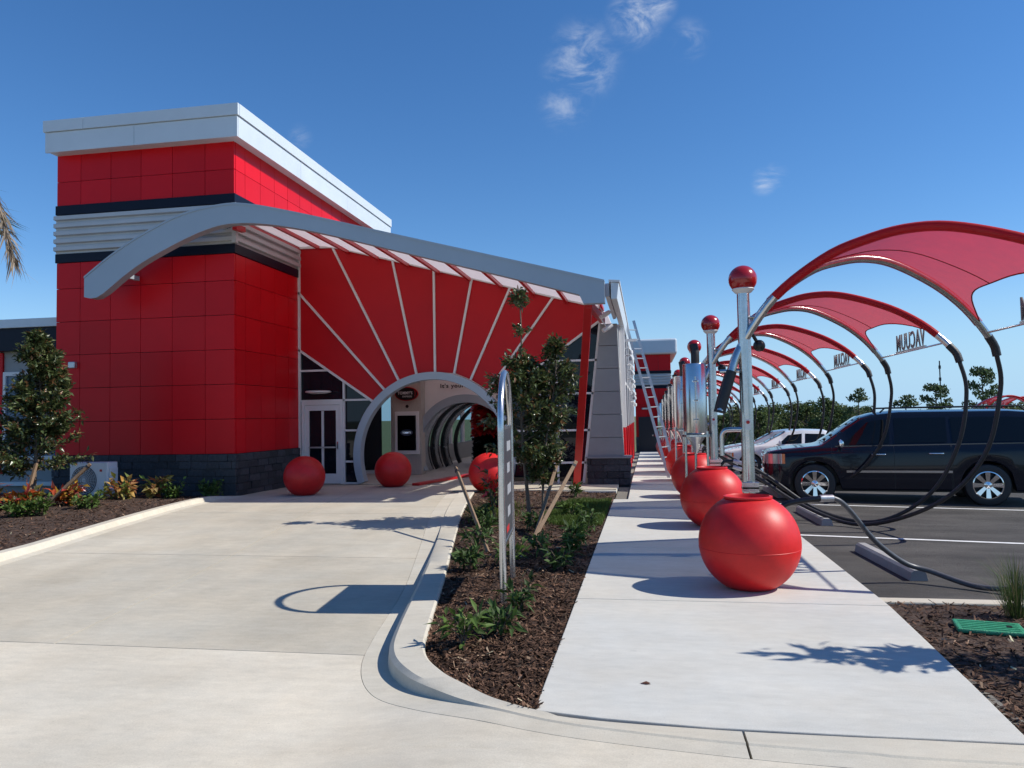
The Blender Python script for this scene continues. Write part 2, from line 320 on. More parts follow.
def kerb_mesh(i0, i1):
    kb = MB()
    def row(i):
        G, F, T = Gp[i], Fp[i], Tp[i]; h = min(1, max(0, G.z)); zg = zd(G.x, G.y); zt = kz(T.y) if T.x < -.6 else .0
        d = Vector((T.x - F.x, T.y - F.y)); d.normalize()
        zf = zg + .012 + h * (zt - zg - .02)
        return [(G.x, G.y, zg - .2), (G.x, G.y, zg + .002), (F.x, F.y, zg + .008), (F.x + d.x * .012, F.y + d.y * .012, zg + .008 + (zf - zg) * .7), (F.x + d.x * .05, F.y + d.y * .05, zf), (T.x - d.x * .02, T.y - d.y * .02, zt), (T.x, T.y, zt - .012), (T.x, T.y, zt - .25)]
    rows = [row(i) for i in range(i0, i1 + 1)]; n = 8
    kb.add([p for r in rows for p in r], [(i * n + j, i * n + j + 1, (i + 1) * n + j + 1, (i + 1) * n + j) for i in range(len(rows) - 1) for j in range(n - 1)] + [tuple(range(n)), tuple(range(len(rows) * n - 1, (len(rows) - 1) * n - 1, -1))])
    return kb
kerb = kerb_mesh(0, 33).build('kerb', KERBM, smooth=30); tag(kerb, 'pale concrete kerb curving round the mulch island', kind='structure')
for a, b in ((34, 82), (83, 100), (101, len(Gp) - 1)):      # poured lengths with open joints between
    ks = kerb_mesh(a - 1, b).build('kerb_length', KERBM, kerb, smooth=30)
    ks.location.x += .007 * (a // 40)
# left kerb
LK = [((-8.1, 6.2), (-8.5, 6.3)), ((-8.42, 8.9), (-8.8, 9.1)), ((-8.68, 10.9), (-9.05, 11.0)), ((-9.0, 13.9), (-9.3, 14.0)), ((-8.95, 15.2), (-9.2, 15.4)), ((-8.85, 15.75), (-8.95, 15.84))]
LG = spline([(a[0], a[1], 0) for a, b in LK], 8); LT = spline([(b[0], b[1], 0) for a, b in LK], 8)
def lkz(y): return max(.01, zd(0, y) + .10) - .08 * sstep(14.6, 15.7, y)
kb = MB(); n = 5
rows = []
for G, T in zip(LG, LT):
    z = zd(0, G.y); zt = lkz(G.y); d = (T - G)
    rows.append([(G.x, G.y, z - .2), (G.x, G.y, z + .002), (G.x + d.x * .4, G.y + d.y * .4, z + .015), (G.x + d.x * .55, G.y + d.y * .55, zt), (T.x, T.y, zt), (T.x, T.y, zt - .25)])
n = 6
kb.add([p for r in rows for p in r], [(i * n + j, i * n + j + 1, (i + 1) * n + j + 1, (i + 1) * n + j) for i in range(len(rows) - 1) for j in range(n - 1)] + [tuple(range(n)), tuple(range(len(rows) * n - 1, (len(rows) - 1) * n - 1, -1))])
tag(kb.build('kerb', KERBM, smooth=30), kind='structure')
# driveway: base with slabs poured between open joints
def xr_at(y):
    best = -4.3
    if y >= 16.6: return -.7 if y > 17.35 else -4.4
    for a, b in zip(Gp[:-1], Gp[1:]):
        if (a.y - y) * (b.y - y) <= 0 and a.y != b.y: return a.x + (b.x - a.x) * (y - a.y) / (b.y - a.y)
    return 9
def xl_at(y):
    if y < 6.2: return -30
    if y > 15.75: return -9.14
    for a, b in zip(LG[:-1], LG[1:]):
        if (a.y - y) * (b.y - y) <= 0 and a.y != b.y: return a.x + (b.x - a.x) * (y - a.y) / (b.y - a.y)
    return -9.14
drive = MB()
drive.grid(lambda u, v: (-30 + 39 * v, -25 + 28.9 * u, zd(-30 + 39 * v, -25 + 28.9 * u) - .035), 6, 40)
def dfn(u, v):
    y = 3.9 + 18.9 * u; x = -30 + (min(xr_at(y), -.75) - .02 + 30) * v; return (x, y, zd(x, y) - .035)
drive.grid(dfn, 60, 40)
DRV = tag(drive.build('driveway', JOINT), kind='structure')
def jx(y): return -4.98 - (y - 5.75) * .16                  # long joint down the lane
def slab(fl, fr, y0, y1, nu=10, nv=14, mt=CONC):
    s = MB()
    def fn(u, v):
        y = y0 + (y1 - y0) * u; a, b = fl(y), fr(y); x = a + (b - a) * v; return (x, y, zd(x, y))
    s.grid(fn, nu, nv)
    # skirts
    k = len(s.v); s.v += [(p[0], p[1], p[2] - .03) for p in s.v[:k]]
    W_ = nv + 1
    edge = [(i * W_, (i + 1) * W_) for i in range(nu)] + [(i * W_ + nv, (i + 1) * W_ + nv) for i in range(nu)] + [(j, j + 1) for j in range(nv)] + [(nu * W_ + j, nu * W_ + j + 1) for j in range(nv)]
    s.f += [(a, b, b + k, a + k) for a, b in edge]
    return s.build('slab', mt, DRV, smooth=30)
J = .0045
ys = [5.75, 9.6, 13.2, 15.25, 19.0]
for a, b in zip(ys[:-1], ys[1:]):
    slab(lambda y: xl_at(y) + .002, lambda y: jx(y) - J - .003, a + J, b - J); slab(lambda y: jx(y) + J, lambda y: xr_at(y) - .004, a + J, b - J)
slab(lambda y: -30, lambda y: -10.2, -25, 5.75 - J, 6, 4, APRON)
slab(lambda y: -10.2 + 2 * J, lambda y: xr_at(max(y, 3.985)) - .004, 2.6, 5.75 - J, 50, 70, APRON)
slab(lambda y: xr_at(3.985) - .002, lambda y: 9.0, 2.6, 3.966, 3, 20, APRON)
slab(lambda y: -10.2 + 2 * J, lambda y: 9.0, -25, 2.598, 4, 60, APRON)
# sidewalk
SWL, SWR = -.69, 2.08
def slope_box(x0, x1, y0, y1, z0, z1):
    m = MB().box(x0, x1, y0, y1, z0, z1); m.v = [(p[0], p[1], p[2] + gy(p[1])) for p in m.v]; return m
swb = MB().grid(lambda u, v: (SWL + .01 + (SWR - SWL - .02) * v, 4.55 + 55 * u, -.05 + gy(4.55 + 55 * u)), 40, 1); SW = tag(swb.build('sidewalk', JOINT), kind='structure')
ys = [4.39, 7.27, 10.1] + [10.1 + 2.85 * i for i in range(1, 18)]
for i, (a, b) in enumerate(zip(ys[:-1], ys[1:])):
    xl = SWL if b < 17.4 else -.40
    if a < 4.5:
        m = MB().prism_z([(SWL, 4.51), (-.3, 4.44), (.3, 4.385), (1.0, 4.38), (SWR - .16, 4.39), (SWR - .1, 5.3), (SWR, 7.26), (SWL, 7.26)], -.06, 0)
        m.build('slab', WALK, SW, bevel=.006)
    else: slope_box(xl, SWR, a + .004, b - .004, -.06, 0).build('slab', WALK, SW, bevel=.006)
MB().box(-4.3, -.695, 17.36, 18.88, -.06, .012).build('slab', WALK, SW, bevel=.006)
# parking lot
lot = MB().grid(lambda u, v: (2.085 + 42 * u, 7.73 + 54 * v, -.15 - .012 * 42 * u + gy(7.73 + 54 * v)), 20, 60)
LOT = tag(lot.build('parking_lot', ASPH), kind='structure')
def lz(x, y=0): return -.15 - .012 * (x - 2.085) + gy(y)
for k in range(0, 12):
    y = 12.22 + 4.2 * k - .0
    def fn(u, v):
        x = 2.25 + 5.4 * u; yy = y - .05 + .1 * v - .13 * 5.4 * u; return (x, yy, lz(x, yy) + .006)
    s = MB().grid(fn, 12, 1)
    s.build('parking_stripe', PAINT, LOT)
tag(MB().box(2.09, 9, 7.55, 7.72, -.4, -.03).build('lot_kerb', KERBM, bevel=.015), kind='structure')
# ------------------------------------------------------------------ mulch beds
def bed(name, fl, fr, y0, y1, zf, nu, nv, chips, rng):
    m = MB()
    def fn(u, v):
        y = y0 + (y1 - y0) * u; a, b = fl(y), fr(y); x = a + (b - a) * v; e = min(v, 1 - v) * abs(b - a)
        return (x, y, zf(x, y) + min(1, e / .15) * (.018 * nz2(x, y, 2.2) + .012 * nz2(x, y, 9)))
    m.grid(fn, nu, nv); o = m.build(name, MULCH, smooth='full'); tag(o, kind='structure')
    c = MB()
    rg = random.Random(rng)
    for _ in range(chips):
        u = rg.random(); u = u ** 1.6; v = rg.uniform(.005, .995); y = y0 + (y1 - y0) * u; a, b = fl(y), fr(y); x = a + (b - a) * v
        p = fn(u, v); L = rg.uniform(.012, .05); w = rg.uniform(.003, .009); ang = rg.uniform(0, 6.28); tl = rg.gauss(0, .32)
        d = Vector((math.cos(ang), math.sin(ang), tl)) * L; n = Vector((-math.sin(ang), math.cos(ang), rg.gauss(0, .5))) * w
        q = Vector(p) + Vector((0, 0, rg.uniform(.004, .02))); k = rg.choice((.35, .6, .8, 1, 1.3, 1.9)) * rg.uniform(.7, 1.3)
        col = (.085 * k, .047 * k, .030 * k)
        if rg.random() < .05: col = (.30 * k, .20 * k, .13 * k)
        col = tuple(min(.5, t) for t in col)
        c.add([q - d - n, q + d - n * .6, q + d + n * .6, q - d + n], [(0, 1, 2, 3)], col)
    o2 = c.build('mulch_chips', CHIP, fix=False); tag(o2, kind='stuff'); return fn
def tl_at(y):
    for a, b in zip(Tp[:-1], Tp[1:]):
        if (a.y - y) * (b.y - y) <= 0 and a.y != b.y: return a.x + (b.x - a.x) * (y - a.y) / (b.y - a.y)
    return -3.8
bed('mulch_bed', lambda y: tl_at(y) + .003, lambda y: SWL - .003, 4.53, 17.34, lambda x, y: -.022 + .05 * sstep(9, 15, y) * sstep(-.9, -2.0, x) + .02 * math.sin((x + .69) * 1.3), 110, 26, 26000, 1)
bed('mulch_bed', lambda y: float(np.interp(y, [4.39, 5.3, 7.26], [SWR - .16, SWR - .1, SWR])) + .004, lambda y: 7.5, 4.40, 7.54, lambda x, y: -.05, 40, 50, 14000, 2)
bed('mulch_bed', lambda y: -17, lambda y: (min(t.x for t in LT if abs(t.y - y) < .5) if y < 15.4 else -9.2), 6.3, 15.8, lambda x, y: lkz(y) - .02 + .05 * sstep(-9.5, -11.5, x), 80, 80, 30000, 3)
# grass patch in the island
gs = MB(); rg = random.Random(5)
def blade(m, x, y, z, h, w, lean, ang, col, bend=.5):
    dx, dy = math.cos(ang), math.sin(ang); px, py = -dy * w, dx * w
    p1 = (x + dx * lean * .35, y + dy * lean * .35, z + h * .6); p2 = (x + dx * lean, y + dy * lean, z + h * (1 - .25 * bend))
    m.add([(x - px, y - py, z), (x + px, y + py, z), (p1[0] + px * .7, p1[1] + py * .7, p1[2]), (p1[0] - px * .7, p1[1] - py * .7, p1[2]), p2], [(0, 1, 2, 3), (3, 2, 4)], col)
for _ in range(14000):
    y = rg.uniform(11.9, 15.8); x = rg.uniform(-1.75 + .15 * math.sin(y * 5), -.72); k = rg.uniform(.6, 1.4)
    if (x + 1.15) ** 2 / .55 + (y - 13.9) ** 2 / 3.6 > 1 + .5 * nz2(x, y, 3): continue
    blade(gs, x, y, -.01, rg.uniform(.04, .10), .0035, rg.uniform(0, .05), rg.uniform(0, 6.3), (.075 * k, .125 * k, .02 * k))
for _ in range(2600):
    y = rg.gauss(13.6, .55); x = rg.gauss(-2.75, .22); k = rg.uniform(.6, 1.4)
    if x < tl_at(y) + .05: continue
    blade(gs, x, y, 0, rg.uniform(.05, .12), .004, rg.uniform(0, .06), rg.uniform(0, 6.3), (.10 * k, .14 * k, .02 * k))
tag(gs.build('grass_patch', LEAFM, fix=False), 'bright green grass at the far end of the mulch island', 'grass', kind='stuff')
# ------------------------------------------------------------------ the car wash building
B = thing('car_wash_building', 'red panelled car wash building with curved grey roof beam, fan facade and round entrance', 'building', (-9.15, 15.85, 0), local=False)
TX0, TX1, TY0, TY1 = -13.75, -9.15, 15.85, 25.7
tower = MB().box(TX0 + .05, TX1 - .05, TY0 + .05, TY1, -.3, 8.6).build('tower_wall', BACKING, B)
cols = [-13.75, -13.11, -12.31, -11.52, -10.71, -9.88, -9.15]; lrows = [1.0, 1.79, 2.58, 3.37, 4.16, 4.95, 5.57]; urows = [6.95, 7.52, 8.2]; q = .006
for rows in (lrows, urows):
    for z0, z1 in zip(rows[:-1], rows[1:]):
        for a, b in zip(cols[:-1], cols[1:]): piece('wall_panel', REDP, tower, a + q, b - q, TY0, TY0 + .06, z0 + q, z1 - q, .008)
ycols = [15.85, 16.33] + [16.33 + .72 * i for i in range(1, 14)]
for rows, lim in ((lrows, 19.1), (urows, 25.7)):
    for z0, z1 in zip(rows[:-1], rows[1:]):
        for a, b in zip(ycols[:-1], ycols[1:]):
            if a >= lim - .1: continue
            piece('wall_panel', REDP, tower, TX1 - .06, TX1, a + q + (.062 if a < 15.9 else 0), min(b, lim) - q, z0 + q, z1 - q, .008)
for z0, z1 in ((6.72, 6.95), (5.57, 5.79)):
    m = MB().prism_z([(TX0 - .02, TY0 - .03), (TX1 + .03, TY0 - .03), (TX1 + .03, TY1 if z0 > 6 else 19.1), (TX1 - .1, TY1 if z0 > 6 else 19.1), (TX1 - .1, TY0 + .2), (TX0 - .02, TY0 + .2)], z0 + .003, z1 - .003); m.build('dark_band', NAVY, B, bevel=.008)
prof = []
z = 5.79; per = (6.72 - 5.79) / 5
for i in range(5):
    b = 5.79 + i * per; prof += [(0, b), (0, b + per * .28), (.085, b + per * .36), (.085, b + per * .84), (0, b + per * .99)]
def corr(fn, n0, n1):
    m = MB(); k = len(prof); m.add([fn(a, d, z) for a in (n0, n1) for d, z in prof], [(i, i + 1, k + i + 1, k + i) for i in range(k - 1)]); return m
corr(lambda a, d, z: (a, TY0 + .01 - d, z), TX0 - .03, TX1 + .03).build('corrugated_band', CORR, B)
corr(lambda a, d, z: (TX1 - .01 + d, a, z), TY0 - .03, 25.7).build('corrugated_band', CORR, B)
MB().box(TX1 - .02, TX1 + .085, TY0 - .085, TY0 + .02, 5.795, 6.715).build('corner_trim', CORR, B)
corn = MB().box(-13.75, -8.90, 15.53, 26.0, 8.16, 8.84).build('cornice', SILV, B)
for z0, z1, pr in ((8.13, 8.60, 0), (8.615, 8.88, .035)):
    fx = [-13.78, -11.45, -8.87] if pr == 0 else [-13.78, -12.75, -8.87]
    for a, b in zip(fx[:-1], fx[1:]): piece('cornice_panel', SILV, corn, a + .004 - (pr if a < -13.7 else 0), b - .004 + (pr if b > -9 else 0), 15.50 - pr, 15.54, z0, z1, .006)
    fy = [15.545, 18.7, 21.9, 25.95] if pr == 0 else [15.545, 20.3, 25.95]
    for a, b in zip(fy[:-1], fy[1:]): piece('cornice_panel', SILV, corn, -8.91, -8.87 + pr, a, b - .006, z0, z1, .006)
# stone base
def stones(parent, x0, x1, yf, z0, z1, axis, rg, rowh=.165):
    nr = max(1, round((z1 - z0) / rowh)); rh = (z1 - z0) / nr
    for r in range(nr):
        a = x0 - (.2 if r % 2 else 0)
        while a < x1:
            L = rg.choice((.3, .4, .4, .5)); a0, a1 = max(a, x0), min(a + L, x1); a += L
            if a1 - a0 < .05: continue
            d = rg.uniform(0, .018)
            if axis == 'x': piece('stone', STONE, parent, a0 + .005, a1 - .005, yf - d, yf + .08, z0 + r * rh + .005, z0 + (r + 1) * rh - .005, .05, rg.randint(0, 3), .025)
            else: piece('stone', STONE, parent, yf - .08, yf + d, a0 + .005, a1 - .005, z0 + r * rh + .005, z0 + (r + 1) * rh - .005, .05, rg.randint(0, 3), .025)
sb = MB().box(TX0 - .02, TX1 + .02, TY0 - .02, 19.1, -.3, .985).build('stone_base', STONEB, B); rgs = random.Random(11)
stones(sb, TX0 - .05, TX1 + .06, TY0 - .05, 0, 1.0, 'x', rgs); stones(sb, TY0 + .035, 19.08, TX1 + .05, 0, 1.0, 'y', rgs)
piece('security_light', ALU, B, -13.35, -13.17, TY0 - .10, TY0, 3.05, 3.2, .1)
# roof beam
top = spline([(-12.31, 0, 5.02), (-11.66, 0, 5.47), (-10.92, 0, 5.88), (-9.95, 0, 6.28), (-9.11, 0, 6.43), (-8.4, 0, 6.42), (-7.14, 0, 6.13), (-4.93, 0, 5.52), (-2.83, 0, 4.95), (-.74, 0, 4.38)], 6)
bot = spline([(-12.31, 0, 4.57), (-11.96, 0, 4.56), (-11.29, 0, 5.02), (-10.68, 0, 5.37), (-9.47, 0, 5.87), (-8.55, 0, 6.01), (-7.14, 0, 5.80), (-4.93, 0, 5.19), (-2.83, 0, 4.59), (-1.2, 0, 4.11)], 6)
def tz(x):
    for a, b in zip(top[:-1], top[1:]):
        if a.x <= x <= b.x: return a.z + (b.z - a.z) * (x - a.x) / (b.x - a.x)
    return 4.38
def bz(x):
    for a, b in zip(bot[:-1], bot[1:]):
        if a.x <= x <= b.x: return a.z + (b.z - a.z) * (x - a.x) / (b.x - a.x)
    return 3.94 if x > -1.21 else 4.57
BX = [-12.31 + (12.31 - 1.24) * i / 70 for i in range(71)] + [-1.16, -1.0, -.85, -.74]
beam = MB(); vs = []
for x in BX: vs += [(x, 15.0, bz(x)), (x, 15.0, tz(x)), (x, 15.22, tz(x)), (x, 15.22, bz(x))]
fs = [(i * 4 + j, i * 4 + (j + 1) % 4, i * 4 + 4 + (j + 1) % 4, i * 4 + 4 + j) for i in range(len(BX) - 1) for j in range(4)] + [(0, 1, 2, 3), tuple(range(len(vs) - 4, len(vs)))]
beam.add(vs, fs); BEAM = beam.build('roof_beam', BEAMM, B, smooth=25)
fl = MB(); vs = []
for x in BX: vs += [(x, 14.985, tz(x) - .03), (x, 14.985, tz(x) + .015), (x, 15.24, tz(x) + .015), (x, 15.24, tz(x) + .003)]
fl.add(vs, fs); fl.build('flashing', BEAMM, BEAM, smooth=25)
MB().bar((-9.3, 15.2, 6.15), (-9.3, 15.86, 6.15), .1, .1).build('beam_bracket', BEAMM, BEAM)
MB().bar((-11.6, 15.2, 5.1), (-11.6, 15.86, 5.1), .1, .1).build('beam_bracket', BEAMM, BEAM)
# canopy of milky panels on red ribs
px = [-9.12, -8.55, -7.72, -6.89, -6.06, -5.23, -4.40, -3.57, -2.74, -1.91, -1.0]
for a, b in zip(px[:-1], px[1:]):
    m = MB()
    def fn(u, v): x = a + .015 + (b - a - .03) * u; return (x, 15.24 + 3.82 * v, tz(x) - .035)
    m.grid(fn, 4, 1); k = len(m.v); m.v += [(p[0], p[1], p[2] + .012) for p in m.v[:k]]; m.f += [tuple(i + k for i in f) for f in m.f]
    m.build('canopy_panel', POLYC, B)
for x in px: MB().bar((x, 15.225, tz(x) - .085), (x, 19.07, tz(x) - .085), .075, .085).build('canopy_rib', REDST, B)
# eave of the tunnel roof running back
MB().prism_y([(-.80, 4.37), (-.74, 4.1), (-.66, 4.12), (-.66, 4.38)], 15.33, 19.0).build('eave_trim', SILV, B)
MB().prism_y([(-.62, 4.02), (-.50, 4.02), (-.46, 4.34), (-.62, 4.36)], 15.1, 36).build('eave_fascia', SILV, B, bevel=.01)
MB().prism_y([(-.66, 4.365), (-.44, 4.35), (-.44, 4.39), (-.66, 4.41)], 15.08, 36).build('gutter', WHITEF, B)
MB().prism_y([(-7.6, 5.9), (-.7, 4.3), (-.7, 4.4), (-7.6, 6.0)], 22.95, 36).build('tunnel_roof', POLYC, B)  # unseen roof, made milky to let daylight brighten the tunnel
# fan facade
FY = 19.1
fanp = [[(-9.14, 3.62), (-9.14, 5.17), (-6.74, 2.49), (-7.07, 2.2)], [(-9.14, 5.17), (-9.14, 6.36), (-8.15, 6.33), (-6.34, 2.71), (-6.74, 2.49)], [(-8.15, 6.33), (-7.3, 6.11), (-6.48, 5.88), (-5.86, 2.88), (-6.34, 2.71)],
        [(-6.48, 5.88), (-5.36, 5.58), (-5.36, 2.92), (-5.86, 2.88)], [(-5.36, 5.58), (-4.35, 5.30), (-4.84, 2.88), (-5.36, 2.92)], [(-4.35, 5.30), (-3.35, 5.02), (-4.41, 2.70), (-4.84, 2.88)],
        [(-3.35, 5.02), (-2.25, 4.72), (-3.95, 2.40), (-4.41, 2.70)], [(-2.25, 4.72), (-1.02, 4.38), (-1.02, 4.14), (-3.55, 2.35), (-3.95, 2.40)]]
for i, p in enumerate(fanp):
    MB().prism_y(p[::-1], FY + .002 * (i % 2), FY + .05).build('fan_panel', REDFAN, B)
ribs = [((-9.14, 3.62), (-7.02, 2.16)), ((-9.14, 5.17), (-6.72, 2.47)), ((-8.15, 6.33), (-6.33, 2.69)), ((-6.48, 5.88), (-5.86, 2.86)), ((-5.36, 5.58), (-5.36, 2.9)), ((-4.35, 5.30), (-4.85, 2.86)), ((-3.35, 5.02), (-4.42, 2.69)), ((-2.25, 4.72), (-3.97, 2.38)), ((-1.04, 4.12), (-3.57, 2.33)),
        ((-9.13, 6.38), (-8.15, 6.36)), ((-8.15, 6.36), (-6.48, 5.91)), ((-6.48, 5.91), (-1.02, 4.41)), ((-9.12, .02), (-9.12, 6.4))]
for a, b in ribs: MB().bar((a[0], FY - .02, a[1]), (b[0], FY - .02, b[1]), .055, .07, up=(0, 1, 0)).build('fan_rib', WHITEF, B)
# entrance ring
CX, CZ = -5.42, .77
def ring(r0, r1, y0, y1, n=72, zmin=.03, cz=CZ):
    m = MB(); a0 = math.asin(max(-1, (zmin - cz) / r1)); an = [a0 + (math.pi - 2 * a0) * i / n for i in range(n + 1)]; vs = []
    for a in an:
        c, s_ = math.cos(a), math.sin(a); vs += [(CX + r0 * c, y0, max(zmin - .02, cz + r0 * s_)), (CX + r1 * c, y0, max(zmin - .02, cz + r1 * s_)), (CX + r1 * c, y1, max(zmin - .02, cz + r1 * s_)), (CX + r0 * c, y1, max(zmin - .02, cz + r0 * s_))]
    m.add(vs, [(i * 4 + j, i * 4 + (j + 1) % 4, i * 4 + 4 + (j + 1) % 4, i * 4 + 4 + j) for i in range(n) for j in range(4)] + [(0, 1, 2, 3), tuple(range(len(vs) - 4, len(vs)))]); return m
ring(1.95, 2.15, 18.92, 19.2).build('entrance_ring', BEAMM, B, smooth=40, bevel=.012)
# glazing left of the ring
def ring_x(z, r=2.13): return CX - math.sqrt(max(0, r * r - (z - CZ) ** 2))
def rr_x(z, r=2.13): return CX + math.sqrt(max(0, r * r - (z - CZ) ** 2))
def edge_z(x): return 3.62 + (x + 9.14) * (2.2 - 3.62) / 2.07
GY = FY + .04
for poly in ([(-9.1, 3.06), (-8.35, 3.06), (-9.1, 3.58)], [(-9.1, 2.27), (-7.9, 2.27), (-7.9, 2.75), (-8.32, 3.04), (-9.1, 3.04)], [(-7.86, 2.27), (-7.2, 2.27), (-7.86, 2.72)]):
    MB().prism_y(poly[::-1], GY, GY + .02).build('pane', DGLASS, B)
for z0, z1 in ((1.46, 2.22), (.64, 1.42), (.06, .6)):
    MB().prism_y([(-7.86, z0), (-7.86, z1)] + [(ring_x(z0 + (z1 - z0) * t) , z0 + (z1 - z0) * t) for t in (1, .75, .5, .25, 0)], GY, GY + .02).build('pane', DGLASS, B)
def mull(a, b, w=.05): MB().bar((a[0], FY + .01, a[1]), (b[0], FY + .01, b[1]), w, .07, up=(0, 1, 0)).build('mullion', WHITEF, B)
mull((-9.1, 3.05), (-8.33, 3.05)); mull((-9.1, 2.245), (-7.12, 2.245)); mull((-7.88, .02), (-7.88, 2.74)); mull((-7.86, 1.44), (ring_x(1.44), 1.44)); mull((-7.86, .62), (ring_x(.62), .62)); mull((-7.86, .05), (ring_x(.05), .05))
# door
door = MB().box(-9.07, -7.91, FY + .03, FY + .06, .03, 2.22).build('door', DGLASS, B)
for x0, x1, z0, z1 in ((-9.07, -8.99, .03, 2.22), (-7.99, -7.91, .03, 2.22), (-8.99, -7.99, 2.13, 2.22)): piece('door_frame', WHITEF, door, x0, x1, FY - .03, FY + .05, z0, z1, .02)
for x0, x1, z0, z1 in ((-8.985, -8.87, .04, 2.125), (-8.11, -7.995, .04, 2.125), (-8.87, -8.11, .04, .30), (-8.87, -8.11, 1.98, 2.125)): piece('door_stile', WHITEF, door, x0, x1, FY - .005, FY + .045, z0, z1, .02)
piece('push_bar', ALU, door, -8.87, -8.11, FY - .05, FY - .02, .98, 1.02, .1); piece('door_stile', WHITEF, door, -8.52, -8.46, FY + .0, FY + .04, .31, 1.97, .02)
piece('handle', CHROME, door, -8.07, -8.03, FY - .06, FY - .01, .95, 1.15, .1)
MB().lathe([(.001, -.05), (.2, -.045), (.33, -.015), (.34, .01), (.30, .03), (.001, .035)], (-8.51, 18.9, 2.47), 28).build('door_lamp', WHITEF, B, smooth=50)
MB().bar((-8.51, 18.95, 2.48), (-8.51, 19.1, 2.48), .05, .04).build('lamp_bracket', WHITEF, B)
# glazing right of the ring
def pl(z): return -1.47 + (z - .65) * (-1.06 + 1.47) / (4.0 - .65)     # left edge of the pier
def hz(x): return 2.33 + (x + 3.57) * (4.12 - 2.33) / 2.53
levels = [.06, .55, 1.36, 2.28, 3.11]
for z0, z1 in zip(levels[:-1], levels[1:]):
    for xa, xb in ((None, -2.2), (-2.2, None)):
        zz = [z0 + .02 + (z1 - z0 - .04) * t for t in (0, .33, .66, 1)]
        L = [(max(rr_x(z), -3.57 + max(0, (z - 2.33)) * 2.53 / 1.79) if xa is None else xa + .025, z) for z in zz]; Rr = [(xb - .025 if xb else pl(z), z) for z in zz]
        Rr = [(max(p[0], l[0] + .01), p[1]) for p, l in zip(Rr, L)]
        MB().prism_y(L + Rr[::-1], GY, GY + .02).build('pane', DGLASS, B)
MB().prism_y([(-2.42, 3.13), (-1.1, 4.06), (pl(3.9), 3.95), (pl(3.13), 3.13)], GY, GY + .02).build('pane', DGLASS, B)
for z in levels[1:]: mull((max(rr_x(z), -3.57 + max(0, (z - 2.33)) * 1.413), z), (pl(z), z))
mull((-2.2, .03), (-2.2, 3.25)); mull((pl(.05) - .02, .05), (pl(4.05) - .02, 4.05), .07)
# pier
pier = MB().prism_y([(-1.44, .62), (-.59, .62), (-.68, 3.97), (-1.04, 3.97)], 19.04, 19.6).build('pier', PIERM, B)
zs = [.66, 1.17, 1.74, 2.31, 2.88, 3.45, 4.0]
for z0, z1 in zip(zs[:-1], zs[1:]):
    f = lambda z: (-1.45 + (z - .66) * .39 / 3.34, -.56 - (z - .66) * .09 / 3.34)
    a0, b0 = f(z0 + .006); a1, b1 = f(z1 - .006)
    MB().prism_y([(a0, z0 + .006), (b0, z0 + .006), (b1, z1 - .006), (a1, z1 - .006)], 18.98, 19.62).build('pier_panel', PIERM, pier, bevel=.006)
pb = MB().box(-1.44, -.43, 18.95, 19.75, -.2, .64).build('stone_base', STONEB, B)
stones(pb, -1.47, -.40, 18.92, 0, .66, 'x', rgs); stones(pb, 19.005, 19.76, -.41, 0, .66, 'y', rgs)
piece('stone_cap', PIERM, pb, -1.5, -.37, 18.88, 19.8, .66, .69, .03)
# leaning red columns under the beam end
MB().bar((-1.70, 18.55, .0), (-1.12, 15.9, 4.15), .17, .17, up=(1, 0, 0)).build('column', REDST, B, bevel=.01)
MB().bar((-9.0, 15.6, 6.1), (-8.95, 15.9, 6.1), .12, .12).build('column_bracket', REDST, B)
MB().bar((-1.12, 15.9, 4.05), (-1.0, 19.0, 4.1), .12, .16).build('side_rafter', REDST, B)
# flood lights under the eave
for (x, y, z) in ((-.86, 17.3, 4.0), (-.82, 17.5, 3.72)):
    f = thing('flood_light', 'small white flood light under the eave, %s' % ('upper of the pair' if z > 3.9 else 'lower of the pair'), 'light', (x, y, z), 'flood lights under the eave')
    MB().lathe([(.001, -.14), (.045, -.14), (.055, -.05), (.055, .12), (.048, .13), (.001, .12)], (0, 0, 0), 16, 'x').build('lamp_head', WHITEF, f, smooth=40)
    MB().tube([(0, 0, .05), (.02, .02, .2), (.0, .05, .34)], .015, 8).build('arm', WHITEF, f)
    f.rotation_euler = (0, R(32), R(200))
# side wall of the tunnel running back along the walk
sw = MB().box(-.95, -.62, 19.65, 36, gy(36) - .2, 4.05).build('side_wall', BEIGE, B)
for i in range(7):
    y = 19.9 + 2.3 * i
    piece('wall_trim', WHITEF, sw, -.61, -.5, y, y + .22, 1.4, 4.02, .02); piece('wall_panel', REDP, sw, -.61, -.52, y, y + .5, -.1, 1.38, .02)
    piece('pane', DGLASS, sw, -.615, -.60, y + .55, y + 2.25, .45, 3.9, .001)
    piece('wall_trim', WHITEF, sw, -.61, -.52, y + .53, y + 2.27, 2.55, 2.63, .02)
MB().bar((-.6, 20.6, 3.72), (-.2, 20.6, 3.72), .06, .07).build('bracket_arm', WHITEF, sw)
for i in range(9):
    y = 21.0 + .75 * i; z = 3.5 - .17 * i + .05 * (i % 2); MB().tube([(-.58, y, z), (-.42, y, z + .04), (-.36, y, z - .02)], .02, 6).build('bracket_arm', WHITEF, sw); MB().lathe([(.001, .03), (.05, .02), (.065, -.05), (.05, -.09), (.001, -.09)], (-.36, y, z - .04), 10).build('bracket_lamp', WHITEP, sw, smooth=40)
